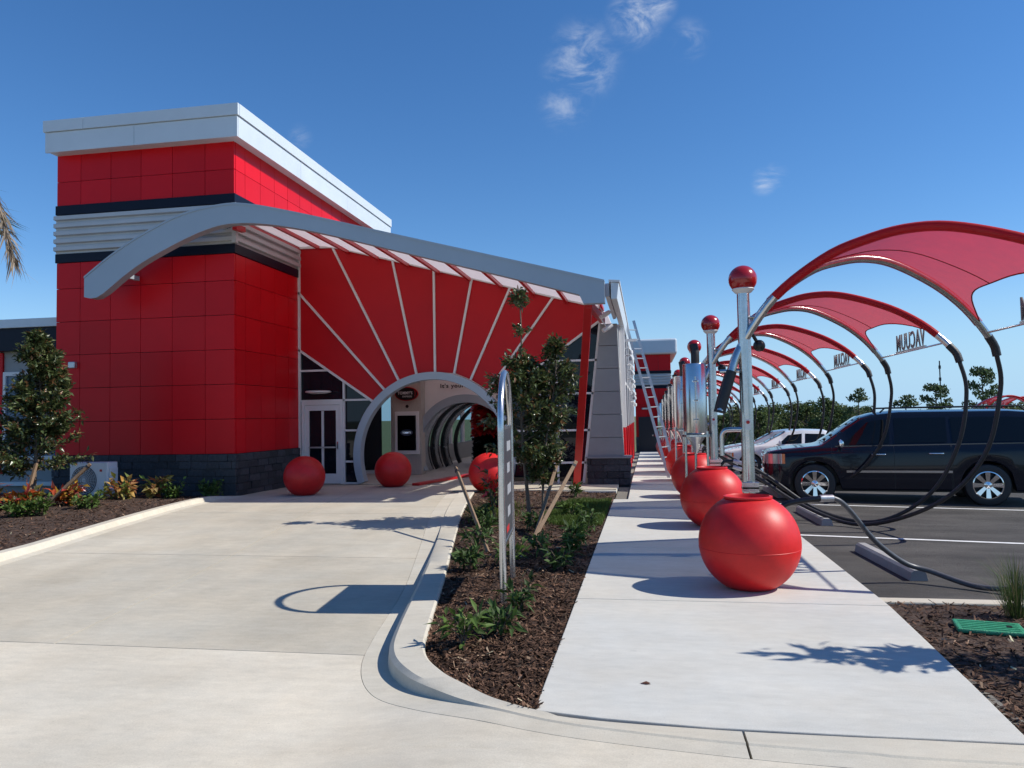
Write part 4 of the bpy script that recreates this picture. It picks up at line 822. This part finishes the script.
# ------------------------------------------------------------------ vehicles (local x: nose at 0, tail at L; y to the left)
def make_car(name, label, loc, rz, L, Wd, wb, fo, wr, belt, roof, rw, paint, wins, shield, rear, rails=False, base=.30, group=None, suv=True):
    T = thing(name, label, 'car', loc, group); T.rotation_euler.z = rz; hw = Wd / 2
    def ip(tab, x): return float(np.interp(x, [t[0] for t in tab], [t[1] for t in tab]))
    xs = sorted(set([0, .03, .08, .16, .28] + [.28 + i * (L - .5) / 70 for i in range(71)] + [L - .16, L - .06, L]))
    wx = (fo, fo + wb); ar = wr + .055
    def zb(x):
        z = base + (.06 if x < .5 or x > L - .6 else 0)
        for w in wx:
            d = abs(x - w)
            if d < ar: z = max(z, wr + math.sqrt(ar * ar - d * d) - .0)
        return z
    def wid(x): return hw * (1 - .16 * (max(0, .35 - x) / .35) ** 2.2 - .07 * (max(0, x - (L - .4)) / .4) ** 2)
    NR = 11
    def sec(x):
        w = wid(x); b = ip(belt, x); r = ip(roof, x); cab = min(1, max(0, (r - b) / .35)); z0 = zb(x); r_w = w - .07 if cab < .02 else (w - .07) * (1 - cab) + rw * cab
        sh = b - .04; zm = max(z0 + .02, z0 + (sh - z0) * .45)
        return [(w - .30, z0 + .05), (w - .035, z0), (w - .008, z0 + .03), (w, zm), (w - .006, max(zm + .02, sh - .12)), (w - .03, sh), (w - .065, b), (r_w + .0, max(b + .001, r - .09 * cab - .012)), (r_w - .06, r - .03 * cab - .004), (r_w - .22, r - .006), (0, r + .012)]
    def full(x):
        s = sec(x); return [(x, y, z) for y, z in s] + [(x, -y, z) for y, z in s[-2::-1]]
    m = MB(); k = 2 * NR - 1
    m.add([p for x in xs for p in full(x)], [(i * k + j, i * k + j + 1, (i + 1) * k + j + 1, (i + 1) * k + j) for i in range(len(xs) - 1) for j in range(k - 1)] + [tuple(range(k)), tuple(range(len(xs) * k - 1, (len(xs) - 1) * k - 1, -1))])
    body = m.build('body', paint, T, smooth=38)
    MB().box(.25, L - .25, -hw + .25, hw - .25, base - .05, .8).build('underbody', BLACK, T)
    def surf(x, f, s):      # point on the side glass plane, f 0 at belt and 1 at roof edge
        q_ = sec(x); a, b = q_[6], q_[7]; y = a[0] + (b[0] - a[0]) * f; z = a[1] + (b[1] - a[1]) * f; return (x, s * (y + .006), z)
    for s in (-1, 1):
        for (x0b, x1b, x0t, x1t) in wins:
            g_ = MB().grid(lambda u, v: surf((x0b + (x1b - x0b) * u) * (1 - v) + (x0t + (x1t - x0t) * u) * v, .08 + .84 * v, s), 8, 4); g_.build('side_window', CARGL, T, smooth='full')
        for xd in [w[0] - .03 for w in wins[1:]] + [wins[0][0] - .05, wins[-1][0] - .05]:
            q_ = [(xd, s * (y + .0015), z) for y, z in sec(xd)[2:7]]
            dm = MB(); dm.add([(x - .004, y, z) for x, y, z in q_] + [(x + .004, y, z) for x, y, z in q_], [(i, i + 1, i + 6, i + 5) for i in range(4)]); dm.build('door_gap', BLACK, T)
        for (x0b, x1b, x0t, x1t) in wins[:2]:
            xh = x1b - .22; yy = sec(xh)[4][0]; zz = ip(belt, xh) - .17
            MB().tube(spline([(xh - .13, s * (yy + .0), zz), (xh - .1, s * (yy + .035), zz), (xh + .1, s * (yy + .035), zz), (xh + .13, s * (yy + .0), zz)], 4), .015, 8).build('door_handle', CHROME, T, smooth=50)
        if suv:
            for a, b in ((fo + .62, fo + wb - .62), (fo + wb + .62, L - .35)):
                st_ = MB(); n_ = 12; st_.grid(lambda u, v: (a + (b - a) * u, s * (wid(a + (b - a) * u) + .006), .66 + .045 * v), n_, 1); st_.build('chrome_moulding', CHROME, T)
            st_ = MB().grid(lambda u, v: (1.42 + (L - 2.0) * u, s * (sec(1.42 + (L - 2.0) * u)[6][0] + .004), ip(belt, 1.42 + (L - 2.0) * u) - .005 + .022 * v), 14, 1); st_.build('belt_trim', mat('dark_chrome', (.12, .12, .13), .2, metal=.9), T)
        if rails: MB().tube([(2.35, s * (rw - .12), ip(roof, 2.35) + .0), (2.45, s * (rw - .12), 1.985), (4.9, s * (rw - .12), 1.985), (5.0, s * (rw - .12), ip(roof, 5.0))], .018, 8).build('roof_rail', BLACK, T, smooth=40)
        mr = MB(); mx_ = wins[0][0] + .12; mr.lathe([(.001, -.11), (.07, -.10), (.09, -.02), (.085, .06), (.06, .1), (.001, .11)], (mx_, s * (hw + .13), ip(belt, mx_) + .07), 14, 'y'); mr.v = [(mx_ + (p[0] - mx_) * .6, p[1], p[2]) for p in mr.v]; mr.build('wing_mirror', CHROME if suv else paint, T, smooth=50)
        MB().bar((mx_, s * (hw - .08), ip(belt, mx_) - .0), (mx_, s * (hw + .08), ip(belt, mx_) + .04), .05, .04).build('mirror_arm', BLACK, T)
        # lamps wrapped round the corners
        def lamp(x0, x1, z0, z1, mt, nm, off=.006):
            MB().grid(lambda u, v: (x0 + (x1 - x0) * u, s * (wid(x0 + (x1 - x0) * u) + off), z0 + (z1 - z0) * v), 8, 3).build(nm, mt, T, smooth='full')
        zh = ip(belt, .3)
        lamp(.03, .36, zh - .26, zh - .05, LAMP, 'headlight'); lamp(.365, .42, zh - .26, zh - .05, AMBER, 'side_marker', .004)
        fr = MB().box(-.012, .03, s * (hw - .50), s * (hw - .16), zh - .27, zh - .06); fr.build('headlight', LAMP, T, bevel=.01)
        lamp(L - .2, L - .01, ip(belt, L - .3) - .5, ip(belt, L - .3) + .0, REDL, 'tail_light')
    def top(x0, x1, f0, f1, nm, yk=.9):
        def fn(u, v):
            x = x0 + (x1 - x0) * u; q_ = sec(x); wv = (q_[8][0]) * yk; y = -wv + 2 * wv * v; t = abs(y) / max(.01, q_[9][0]); z = q_[10][1] - max(0, (abs(y) - q_[9][0]) / max(.01, q_[8][0] - q_[9][0])) * (q_[9][1] - q_[8][1]) - .018 * min(1, t); return (x - .004, y, z + .010)
        MB().grid(fn, 10, 12).build(nm, CARGL, T, smooth='full')
    top(*shield, 0, 1, 'windshield'); top(*rear, 0, 1, 'rear_window', .85)
    MB().box(-.022, .02, -hw * .52, hw * .52, .72, ip(belt, .1) - .1).build('grille', mat('grille_dark', (.03, .03, .03), .4), T)
    for z in (.72, .86, ip(belt, .1) - .1): MB().box(-.035, -.0, -hw * .53, hw * .53, z - .02, z + .02).build('grille_bar', CHROME, T)
    MB().box(-.06, .1, -hw * .84, hw * .84, .40, .62).build('bumper', paint, T, bevel=.03); MB().box(-.072, -.03, -.26, .26, .5, .62).build('number_plate', WHITEP, T)
    for x in wx:
        for s in (-1, 1):
            wc = (x, s * (hw - .13), wr)
            w = MB().lathe([(wr * .62, -.12), (wr * .78, -.13), (wr * .95, -.115), (wr, -.08), (wr, .08), (wr * .95, .115), (wr * .78, .13), (wr * .62, .12)], wc, 40, 'y').build('wheel', RUBBER, T, smooth=40)
            rim = MB(); rr_ = wr * .66; rim.lathe([(rr_, -.10), (rr_, s * .122), (rr_ * .93, s * .126), (rr_ * .91, s * .09), (rr_ * .9, -.10)], wc, 40, 'y')
            rim.build('rim', CHROME, w, smooth=40)
            MB().lathe([(.001, s * .02), (rr_ * .9, s * .02)], wc, 30, 'y').build('brake_disc', mat('dark_metal', (.03, .03, .032), .4, metal=.6), w)
            sp = MB(); 
            for i in range(8):
                a = 2 * math.pi * i / 8; d = Vector((math.cos(a), 0, math.sin(a))); n_ = Vector((-math.sin(a), 0, math.cos(a))); c_ = Vector(wc); o_ = Vector((0, s, 0))
                p = [c_ + d * (rr_ * .14) + n_ * .028 + o_ * .10, c_ + d * (rr_ * .14) - n_ * .028 + o_ * .10, c_ + d * (rr_ * .95) - n_ * .045 + o_ * .118, c_ + d * (rr_ * .95) + n_ * .045 + o_ * .118]
                sp.add(p + [v_ - o_ * .05 for v_ in p], [(0, 1, 2, 3), (0, 4, 5, 1), (1, 5, 6, 2), (2, 6, 7, 3), (3, 7, 4, 0)])
            sp.build('spokes', CHROME, w, smooth=30); MB().lathe([(rr_ * .26, s * .07), (rr_ * .24, s * .115), (.001, s * .13)], wc, 18, 'y').build('hub_cap', CHROME, w, smooth=40)
    return T
SUVZ = lz(4.5)
suv = make_car('suv', 'large black SUV with chrome wheels parked nose-in at the vacuum bay', (2.60, 18.02, SUVZ - .04), R(-7.2), 5.65, 2.01, 3.20, 1.0, .42,
         [(0, .98), (.08, 1.06), (.4, 1.12), (1.15, 1.19), (5.2, 1.25), (5.5, 1.2), (5.65, 1.05)], [(0, 1.0), (.06, 1.09), (.35, 1.15), (1.14, 1.225), (1.96, 1.80), (2.2, 1.875), (2.7, 1.93), (4.7, 1.92), (5.25, 1.87), (5.58, 1.27), (5.65, 1.06)], .72, CARBLK,
         [(1.40, 2.46, 2.06, 2.48), (2.56, 3.52, 2.58, 3.54), (3.62, 5.22, 3.62, 4.98)], (1.22, 1.98), (5.28, 5.54), rails=True)
sed = dict(L=4.7, Wd=1.82, wb=2.75, fo=.95, wr=.33)
def sedan(nm, lab, loc, rz, paint):
    return make_car(nm, lab, loc, rz, 4.7, 1.82, 2.75, .95, .33, [(0, .66), (.1, .74), (1.3, .95), (4.2, 1.02), (4.7, .85)], [(0, .68), (.1, .76), (.4, .84), (1.35, .99), (2.1, 1.40), (2.6, 1.46), (3.3, 1.43), (4.1, 1.08), (4.6, 1.03), (4.7, .86)], .58, paint,
         [(1.75, 2.55, 2.15, 2.58), (2.65, 3.6, 2.68, 3.25)], (1.42, 2.08), (3.4, 4.05), base=.2, group='cars in the far bays', suv=False)
y = 27.0; sedan('parked_car', 'white sedan behind the black SUV, nose to the sidewalk', (2.5, y, lz(4, y)), R(-6), CARWHT)
y = 31.4; sedan('parked_car', 'silver sedan beyond the white sedan in the next bay', (2.8, y, lz(4, y)), R(-6), CARSIL)
# ------------------------------------------------------------------ arched tube sign in the island
SGN = thing('menu_sign', 'arched steel tube sign with dark panel seen edge-on in the mulch island', 'sign', (-1.415, 7.66, -.02)); SGN.rotation_euler.z = math.atan2(1.16, -.115)
hw_ = .58
arc = [(-hw_, 0, 0), (-hw_, 0, .8), (-hw_, 0, 1.6)] + [(hw_ * math.cos(math.pi - math.pi * i / 18), 0, 1.62 + .58 * math.sin(math.pi * i / 18)) for i in range(19)] + [(hw_, 0, 1.6), (hw_, 0, .8), (hw_, 0, 0)]
MB().tube(arc, .032, 14).build('frame_tube', STEEL, SGN, smooth=50)
pn = MB().box(-.55, .55, -.014, .014, .55, 1.62).build('sign_panel', mat('sign_dark', (.035, .038, .045), .4), SGN)
for z in (.53, 1.64): piece('cross_bar', STEEL, SGN, -.55, .55, -.02, .02, z - .02, z + .02, .1)
SP = mat('sign_print_white', (.30, .31, .33), .5)
for f in (-1, 1):
    for i in range(4): piece('print_patch', SP, pn, -.10, .34 - .12 * (i % 2), f * .0145, f * .0165, 1.40 - .22 * i, 1.50 - .22 * i, .01)
    piece('print_patch', REDST, pn, -.25, .05, f * .0145, f * .0165, .60, .66, .01)
# ------------------------------------------------------------------ foliage
def leaf(m, p, d, up, L, w, col, fold=.25, bend=.2):
    d = d.normalized(); s = d.cross(up)
    if s.length < 1e-3: s = d.cross(Vector((1, 0, 0)))
    s.normalize(); n = s.cross(d)
    a = p + d * L * .45 - n * L * bend * .1; t = p + d * L - n * L * bend; f = n * (w * fold)
    m.add([p, a + s * w + f, t, a - s * w + f, a], [(0, 4, 2, 1), (0, 3, 2, 4)], col)
def rv(rg, z0=-1): return Vector((rg.gauss(0, 1), rg.gauss(0, 1), rg.gauss(0, 1) + z0 * 0))
def small_tree(name, label, loc, H, env, seed, nb, per, L, col, lean=(0, 0), trunk=.03, spread=.9, group=None, extra=None):
    rg = random.Random(seed); T = thing(name, label, 'tree', loc, group); tm = MB(); lm = MB()
    def axis(t): return Vector((lean[0] * t + .03 * math.sin(t * 7 + seed), lean[1] * t + .03 * math.cos(t * 5 + seed), H * t))
    tm.tube([axis(t / 14) for t in range(15)], [trunk * (1 - .85 * t / 14) + .004 for t in range(15)], 8)
    for b in range(nb):
        t = rg.uniform(.12, 1.0) ** .85; c = axis(t); ra = env(t)
        if ra <= .02: continue
        an = b * 2.399 + rg.uniform(-.4, .4); el = rg.uniform(.35, 1.0); ln = ra * rg.uniform(.6, 1.08); d = Vector((math.cos(an), math.sin(an), el * .8)).normalized()
        e = c + Vector((d.x * ln, d.y * ln, d.z * ln * .8)); mid = c.lerp(e, .5) + Vector((0, 0, .02))
        tm.tube([c, mid, e], [.010, .007, .003], 5)
        nl = int(per * (.4 + .6 * ln / .6)) if ra > .15 else int(per * .14)
        for i in range(nl):
            f = rg.uniform(.25, 1.08); p = c.lerp(e, f) + Vector((rg.gauss(0, .035), rg.gauss(0, .035), rg.gauss(0, .035)))
            ld = (d + rv(rg) * .75 + Vector((0, 0, rg.uniform(-.5, .5)))); k = rg.uniform(.55, 1.5); cc = col(rg, t)
            leaf(lm, p, ld, Vector((rg.gauss(0, .5), rg.gauss(0, .5), 1)), L * rg.uniform(.6, 1.15), L * rg.uniform(.17, .26), tuple(min(.6, x * k) for x in cc), .3, rg.uniform(0, .35))
    tm.build('trunk', BARK, T, smooth=60); lm.build('crown', LEAF, T, fix=False); return T
def magn(rg, t):
    r = rg.random()
    if r < .10: return (.20, .10, .045)
    if r < .28: return (.14, .16, .065)
    return (.058, .080, .028)
def env_left(t): return .98 * min(1, t / .12) * max(0, 1 - ((t - .12) / .88)) ** .62 + .04
small_tree('magnolia_tree', 'young magnolia tree with glossy dark leaves in the bed left of the tower', (-12.0, 13.35, .05), 3.55, env_left, 3, 165, 78, .13, magn, lean=(-.15, .2), trunk=.035)
def env_mid(t): return (.10 + .62 * math.sin(min(1, max(0, (t - .08) / .62)) * math.pi) ** .7) if t < .68 else (.24 * max(0, (.74 - t) / .06) if t < .74 else (.12 if (.80 < t < .86 or t > .93) else .0))
def env_mid2(t): return .55 * math.sin(min(1, max(0, t)) * math.pi) ** .6 + .05
small_tree('magnolia_tree', 'slim young magnolia tree with a bare leader behind the arched sign', (-1.93, 12.3, 0), 3.78, env_mid, 8, 140, 78, .115, magn, lean=(-.12, .1), trunk=.03)
small_tree('magnolia_shoot', 'leafy side trunk of the island magnolia, right of its leader', (-1.72, 12.32, 0), 2.95, lambda t: .36 * math.sin(max(0, t - .2) / .8 * math.pi) ** .6 + .08 if t > .2 else 0, 21, 80, 66, .115, magn, lean=(.30, .05), trunk=.02)
small_tree('magnolia_tree', 'young magnolia at the right edge casting leaf shadows on the sidewalk', (4.05, 5.95, -.05), 3.1, lambda t: .5 * min(1, t / .3) * max(0, 1.05 - t) ** .7 + .05, 31, 60, 15, .17, magn, trunk=.03)
# wooden stakes propping the trees
def stake(a, b, lab, w=.055):
    a = Vector(a); t = thing('tree_stake', lab, 'stake', a, 'wooden stakes propping trees'); MB().bar((0, 0, 0), Vector(b) - a, w, w, up=(0, 1, 0)).build('timber', WOOD, t, bevel=.006)
    MB().bar((Vector(b) - a) * .93, (Vector(b) - a) * .955, w + .008, w + .008, up=(0, 1, 0)).build('strap', BLACK, t)
stake((-11.55, 12.9, .05), (-10.75, 13.3, .95), 'slanting wooden stake right of the left magnolia')
stake((-11.75, 12.75, .05), (-11.85, 13.2, 1.05), 'upright wooden stake at the trunk of the left magnolia')
stake((-1.60, 10.6, -.02), (-1.10, 12.0, 1.0), 'dark wooden stake slanting right in the mulch island')
stake((-1.62, 10.9, -.02), (-1.42, 13.0, 1.2), 'pale wooden stake beside the island tree, steeper than its neighbour', .05)
stake((-2.05, 9.7, -.02), (-2.95, 11.6, .95), 'wooden stake slanting left towards the driveway kerb', .045)
MB_ = MB
# shrubs
def shrub(name, label, cat, loc, r, h, n, L, w, colf, seed, group, up=.8, mt=LEAFM, stems=7):
    rg = random.Random(seed); T = thing(name, label, cat, loc, group); lm = MB(); sm = MB()
    for i in range(stems):
        an = 6.28 * i / stems + rg.uniform(-.3, .3); e = Vector((math.cos(an) * r * rg.uniform(.3, .8), math.sin(an) * r * rg.uniform(.3, .8), h * rg.uniform(.6, 1))); sm.tube([(0, 0, 0), e * .5 + Vector((0, 0, .02)), e], [.006, .005, .003], 5)
        for j in range(n // stems):
            p = e * rg.uniform(.35, 1.05) + rv(rg) * r * .12; d = Vector((math.cos(an), math.sin(an), up)) * .6 + rv(rg) * .6; p.z = max(.02, p.z)
            leaf(lm, p, d, Vector((rg.gauss(0, .4), rg.gauss(0, .4), 1)), L * rg.uniform(.6, 1.2), w * rg.uniform(.7, 1.2), colf(rg), .25, rg.uniform(0, .5))
    sm.build('stems', BARK, T); lm.build('foliage', mt, T, fix=False); return T
def green(rg):
    k = rg.uniform(.6, 1.6); return (.075 * k, .125 * k, .025 * k)
def dgreen(rg):
    k = rg.uniform(.6, 1.5); return (.05 * k, .09 * k, .022 * k)
def croton(rg):
    k = rg.uniform(.6, 1.5); c = rg.choice(((.42, .07, .02), (.45, .14, .02), (.32, .04, .03), (.40, .24, .04), (.12, .12, .03))); return tuple(x * k * .8 for x in c)
cro = [(-12.9, 12.2, 'at the left edge of the photo'), (-12.3, 12.5, 'under the left magnolia'), (-11.7, 12.75, 'between the two stakes'), (-11.25, 13.3, 'right of the slanting stake'), (-12.2, 11.9, 'nearest the kerb under the left magnolia')]
for i, (x, y, w) in enumerate(cro): shrub('croton_shrub', 'orange and red croton shrub ' + w, 'shrub', (x, y, .03), .36, .50, 170, .20, .045, croton, 40 + i, 'crotons in the left bed', mt=LEAF)
for i, (x, y, w) in enumerate(((-10.85, 14.3, 'in front of the air conditioner'), (-10.35, 14.75, 'against the dark stone base'))): shrub('croton_shrub', 'pale yellow croton shrub ' + w, 'shrub', (x, y, .08), .36, .46, 130, .21, .048, lambda rg: tuple(v * rg.uniform(.7, 1.3) for v in rg.choice(((.42, .30, .09), (.36, .16, .06), (.22, .2, .05)))), 50 + i, 'crotons in the left bed')
gsn = [(-12.4, 10.9, 'at the left edge of the photo'), (-11.05, 11.9, 'close to the driveway kerb, left of its neighbour'), (-10.55, 13.0, 'in front of the air conditioner by the kerb'), (-9.95, 14.7, 'by the stone base, third from the tower corner'), (-9.25 - .25, 15.45, 'at the tower corner'), (-9.4, 14.9 + .5, 'tucked against the tower corner'), (-10.8, 12.1, 'close to the driveway kerb, right of its neighbour')]
for i, (x, y, w) in enumerate(gsn): shrub('green_shrub', 'small bright green shrub ' + w, 'shrub', (x, y, .05), .32, .36 if i not in (5,) else .2, 260 if i != 5 else 60, .10, .028, green, 60 + i, 'green shrubs in the left bed')
isl = [(-1.42, 5.75, .26, 'nearest the camera on the island tip'), (-1.20, 6.1, .2, 'just right of the nearest island plant'), (-1.15, 6.75, .24, 'at the foot of the arched sign'), (-1.62, 8.9, .26, 'behind the arched sign, left side'), (-2.25, 9.9, .3, 'beside the kerb past the arched sign'), (-1.0, 8.7, .22, 'right of the arched sign near the sidewalk'), (-1.35, 9.5, .26, 'at the foot of the stakes'), (-.98, 10.6, .3, 'by the sidewalk below the slanting stake'), (-2.7, 12.2, .3, 'by the kerb beside the island tree'), (-1.3, 13.2, .3, 'behind the stakes'), (-1.5, 16.2, .3, 'in front of the stone pier'), (-2.4, 11.2, .3, 'left of the island trunk'), (-.95, 9.75, .22, 'by the sidewalk edge, halfway along the island'), (-.92, 11.6, .28, 'by the sidewalk edge at the front of the grass'), (-2.05, 8.6, .22, 'against the kerb beside the arched sign'), (-2.9, 14.6, .3, 'at the far left end of the island'), (-1.7, 11.6, .24, 'between the stakes and the trunk')]
for i, (x, y, h, w) in enumerate(isl): shrub('island_plant', 'low green leafy plant ' + w, 'plant', (x, y, -.015), .2 + .2 * (h - .2), h, 70 if i < 7 else 120, .13, .024, dgreen if i % 3 else green, 80 + i, 'green plants in the mulch island')
shrub('flower_plant', 'red flowering plant behind the arched sign', 'plant', (-2.55, 12.6, 0), .3, .85, 130, .17, .035, lambda rg: (.6, .03, .04) if rg.random() < .3 else (.05, .075, .02), 99, None, mt=LEAF)
# clump of ornamental grass and valve box lid in the right bed
T = thing('grass_clump', 'tall thin ornamental grass clump in the right mulch bed', 'grass', (3.05, 7.15, -.05)); m = MB(); rg = random.Random(4)
for _ in range(300):
    an = rg.uniform(0, 6.28); rad = rg.uniform(0, .09); k = rg.uniform(.6, 1.5); blade(m, rad * math.cos(an), rad * math.sin(an), 0, rg.uniform(.25, .68), .0022, rg.uniform(.02, .42), an + rg.gauss(0, .4), (.06 * k, .095 * k, .025 * k) if rg.random() < .85 else (.25, .2, .1), .6)
m.build('blades', LEAFM, T, fix=False)
T = thing('valve_box_lid', 'green plastic irrigation box lid lying in the mulch', 'box lid', (2.66, 6.72, -.045)); T.rotation_euler.z = R(-12)
GL = mat('green_plastic', (.03, .26, .13), .5, var=.25, vscale=25, bump=.4, bscale=90); MB().box(-.24, .24, -.16, .16, 0, .035).build('lid', GL, T, bevel=.012)
for i in range(5): piece('lid_rib', GL, T, -.2, .2, -.125 + .055 * i, -.10 + .055 * i, .034, .040, .05)
piece('finger_hole', BLACK, T, .12, .16, -.02, .02, .036, .0415, .1)
# air conditioner
A = thing('air_conditioner', 'white outdoor air conditioner unit against the dark stone base', 'air conditioner', (-12.0, 15.0, .07))
MB().box(-.50, .42, -.17, .17, .04, .82).build('casing', WHITEP, A, bevel=.015)
gm = mat('fan_dark', (.05, .055, .06), .5); MB().lathe([(.001, -.175), (.30, -.175), (.31, -.18), (.30, -.17)], (-.14, 0, .43), 32, 'y').build('fan_opening', gm, A)
for i in range(7): MB().lathe([(.04 + .04 * i, -.182), (.046 + .04 * i, -.186), (.05 + .04 * i, -.182)], (-.14, 0, .43), 32, 'y').build('grille_ring', WHITEP, A)
for i in range(12): a = math.pi * i / 12; MB().bar((-.14 - .3 * math.cos(a), -.184, .43 - .3 * math.sin(a)), (-.14 + .3 * math.cos(a), -.184, .43 + .3 * math.sin(a)), .006, .004, up=(0, 1, 0)).build('grille_spoke', WHITEP, A)
MB().box(.425, .47, -.12, .12, .2, .7).build('side_cover', WHITEP, A, bevel=.015); piece('badge', REDST, A, .24, .30, -.175, -.17, .62, .67, .1)
for x in (-.4, .3): piece('foot', BLACK, A, x, x + .08, -.2, .2, 0, .04, .05)
MB().tube(spline([(.46, .05, .3), (.55, .06, .28), (.58, .1, .15), (.5, .3, .1)], 4), .018, 8).build('pipe', RUBBER, A, smooth=50)
# ------------------------------------------------------------------ palm at the left edge
PT = thing('palm_tree', 'palm tree at the left edge with a dry frond hanging into view', 'palm', (-8.84, 7.6, -.1))
MB().tube([(0, 0, 0), (.05, 0, 1.5), (.02, 0, 3.2), (.0, 0, 4.3)], [.17, .15, .14, .16], 14).build('trunk', BARK, PT, smooth=60)
rg = random.Random(12)
def frond(az, rise, reach, drop, dry):
    d = Vector((math.cos(az), math.sin(az), 0)); P = spline([(0, 0, 4.3), d * reach * .4 + Vector((0, 0, 4.3 + rise)), d * reach * .78 + Vector((0, 0, 4.3 + rise * .75)), d * reach + Vector((0, 0, 4.3 + rise - drop))], 10)
    m = MB(); m.tube(P, [.022 * (1 - .8 * i / (len(P) - 1)) for i in range(len(P))], 6)
    m.c = [(.3, .2, .11) if dry else (.10, .11, .04)] * len(m.f)
    for i in range(3, len(P) - 1):
        for j in range(7):
            for s in (-1, 1):
                p = P[i].lerp(P[i + 1], j / 7); sd = Vector((-d.y, d.x, 0)) * s; k = rg.uniform(.5, 1.5)
                ld = (sd * (.35 if dry else .8) + d * .45 + Vector((0, 0, -1.0 if dry else -.25)) + rv(rg) * .18); L_ = rg.uniform(.22, .42) * (1 if dry else 1.4)
                leaf(m, p, ld, Vector((0, 0, 1)) + rv(rg) * .3, L_, .010 if dry else .013, tuple(x * k for x in ((.27, .215, .16) if dry else (.06, .09, .03))), .3, .25)
    return m
for i, (az, ri, re, dr, dry) in enumerate(((R(2), .55, 1.62, 1.05, True), (R(95), .8, 1.5, .5, False), (R(140), .7, 1.6, .6, False), (R(210), .8, 1.5, .5, False), (R(285), .6, .8, .6, False), (R(175), .5, 1.6, 1.0, True))):
    frond(az, ri, re, dr, dry).build('frond', LEAFM, PT, fix=False)
# ------------------------------------------------------------------ trees across the field
def bg_tree(kind, seed):
    rg = random.Random(seed); lm = MB(); tm = MB(); H = 8.0
    if kind == 'pine':
        tm.tube([(0, 0, 0), (.1, 0, H * .5), (.05, .1, H * .97)], [.16, .11, .03], 7); cl = []
        for i in range(24):
            z = H * rg.uniform(.45, .97); a = rg.uniform(0, 6.28); r = (H - z) * .42 + .5; r *= rg.uniform(.5, 1.1); e = Vector((math.cos(a) * r, math.sin(a) * r, z + .25)); tm.tube([(.06, .05, z - .2), e], [.05, .02], 5); cl.append((e, rg.uniform(.4, .8), .32))
        cl.append((Vector((.05, .1, H * .97)), .5, .6)); n = 62; L = .30; base = (.085, .12, .05)
    else:
        tm.tube([(0, 0, 0), (.1, 0, H * .35), (0, .1, H * .8)], [.22, .16, .05], 7); cl = []
        for i in range(26):
            a = rg.uniform(0, 6.28); z = H * rg.uniform(.12, .93); r = 2.3 * math.sin(min(1, z / H * .9 + .12) * math.pi) ** .6 * rg.uniform(.3, 1); e = Vector((math.cos(a) * r, math.sin(a) * r, z)); cl.append((e, rg.uniform(.6, 1.1), .8)); tm.tube([(0, 0, z * .7), e], [.05, .02], 4)
        n = 150; L = .36; base = (.10, .135, .045) if kind == 'oak' else (.14, .15, .055)
    for (c, r, fl) in cl:
        for _ in range(n):
            d = rv(rg).normalized(); p = c + Vector((d.x * r, d.y * r, d.z * r * fl)) * rg.uniform(.3, 1.05) ** .6; k = rg.uniform(.5, 1.5)
            leaf(lm, p, rv(rg), rv(rg), L * rg.uniform(.6, 1.2), L * .3, tuple(x * k for x in base), .2, .1)
    return tm.mesh('trunk', BARK), lm.mesh('crown', LEAFM, fix=False)
KINDS = {k: [bg_tree(k, s) for s in (1, 2)] for k in ('pine', 'oak', 'scrub')}
def plant_tree(kind, px, dist, h, label, group, i=0, wk=1.0):
    d = pixdir(px, 400); d.z = 0; d.normalize(); p = d * dist; z = gz(math.hypot(p.x, p.y - 15)) - .1
    T = thing(kind + '_tree', label, 'tree', (p.x, p.y, z), group); s = h / 8.0; T.scale = (s * wk, s * wk, s); T.rotation_euler.z = i * 1.7
    tm, lm = KINDS[kind][i % 2]
    for nm, me in (('trunk', tm), ('crown', lm)): o = bpy.data.objects.new(nm, me); COL.objects.link(o); o.parent = T
rg = random.Random(77)
plant_tree('pine', 858, 118, 10.2, 'pine with flat open crown above the black car, left of the other pines', 'tall pines across the field', 0, .8)
plant_tree('pine', 937, 118, 10.6, 'pine in front of the thin mast above the black car', 'tall pines across the field', 1, .95)
plant_tree('pine', 905, 122, 9.2, 'low pine between the two taller ones', 'tall pines across the field', 0, 1.2)
plant_tree('pine', 984, 112, 12.0, 'dense dark pine behind the hose at the right', 'tall pines across the field', 1, .75)
for i in range(38):
    x = 660 + i * 11.2 + rg.uniform(-4, 4); k = 'oak' if rg.random() < .6 else 'scrub'
    plant_tree(k, x, rg.uniform(115, 160), rg.uniform(6.6, 8.7) + (.9 if 770 < x < 850 else 0), 'leafy tree of the low tree line across the field', 'low tree line across the field', i, 1.15)
for i in range(16):
    plant_tree('oak', -60 + i * 16 + rg.uniform(-4, 4), rg.uniform(120, 150), rg.uniform(7.5, 9), 'leafy tree of the tree line seen past the left wing', 'tree line beyond the left wing', i, 1.2)
# thin masts far away
for (px_, dist, h, lab) in ((941, 130, 14.5, 'thin dark mast above the pines'),):
    d = pixdir(px_, 400); d.z = 0; d.normalize(); p = d * dist; t = thing('mast', lab, 'mast', (p.x, p.y, -5.6)); MB().tube([(0, 0, 0), (0, 0, h)], .09, 6).build('pole', BLACK, t)
    for z in (h - 1.2, h - 3.0): MB().box(-.14, .14, -.1, .1, z, z + .5).build('fitting', BLACK, t)
# dead leaf on the sidewalk
m = MB(); leaf(m, Vector((-.08, 5.02, .004)), Vector((1, .2, .05)), Vector((0, 0, 1)), .10, .022, (.12, .05, .03)); o = m.build('fallen_leaf', LEAFM, fix=False); tag(o, 'single brown fallen leaf on the near sidewalk slab', 'leaf')
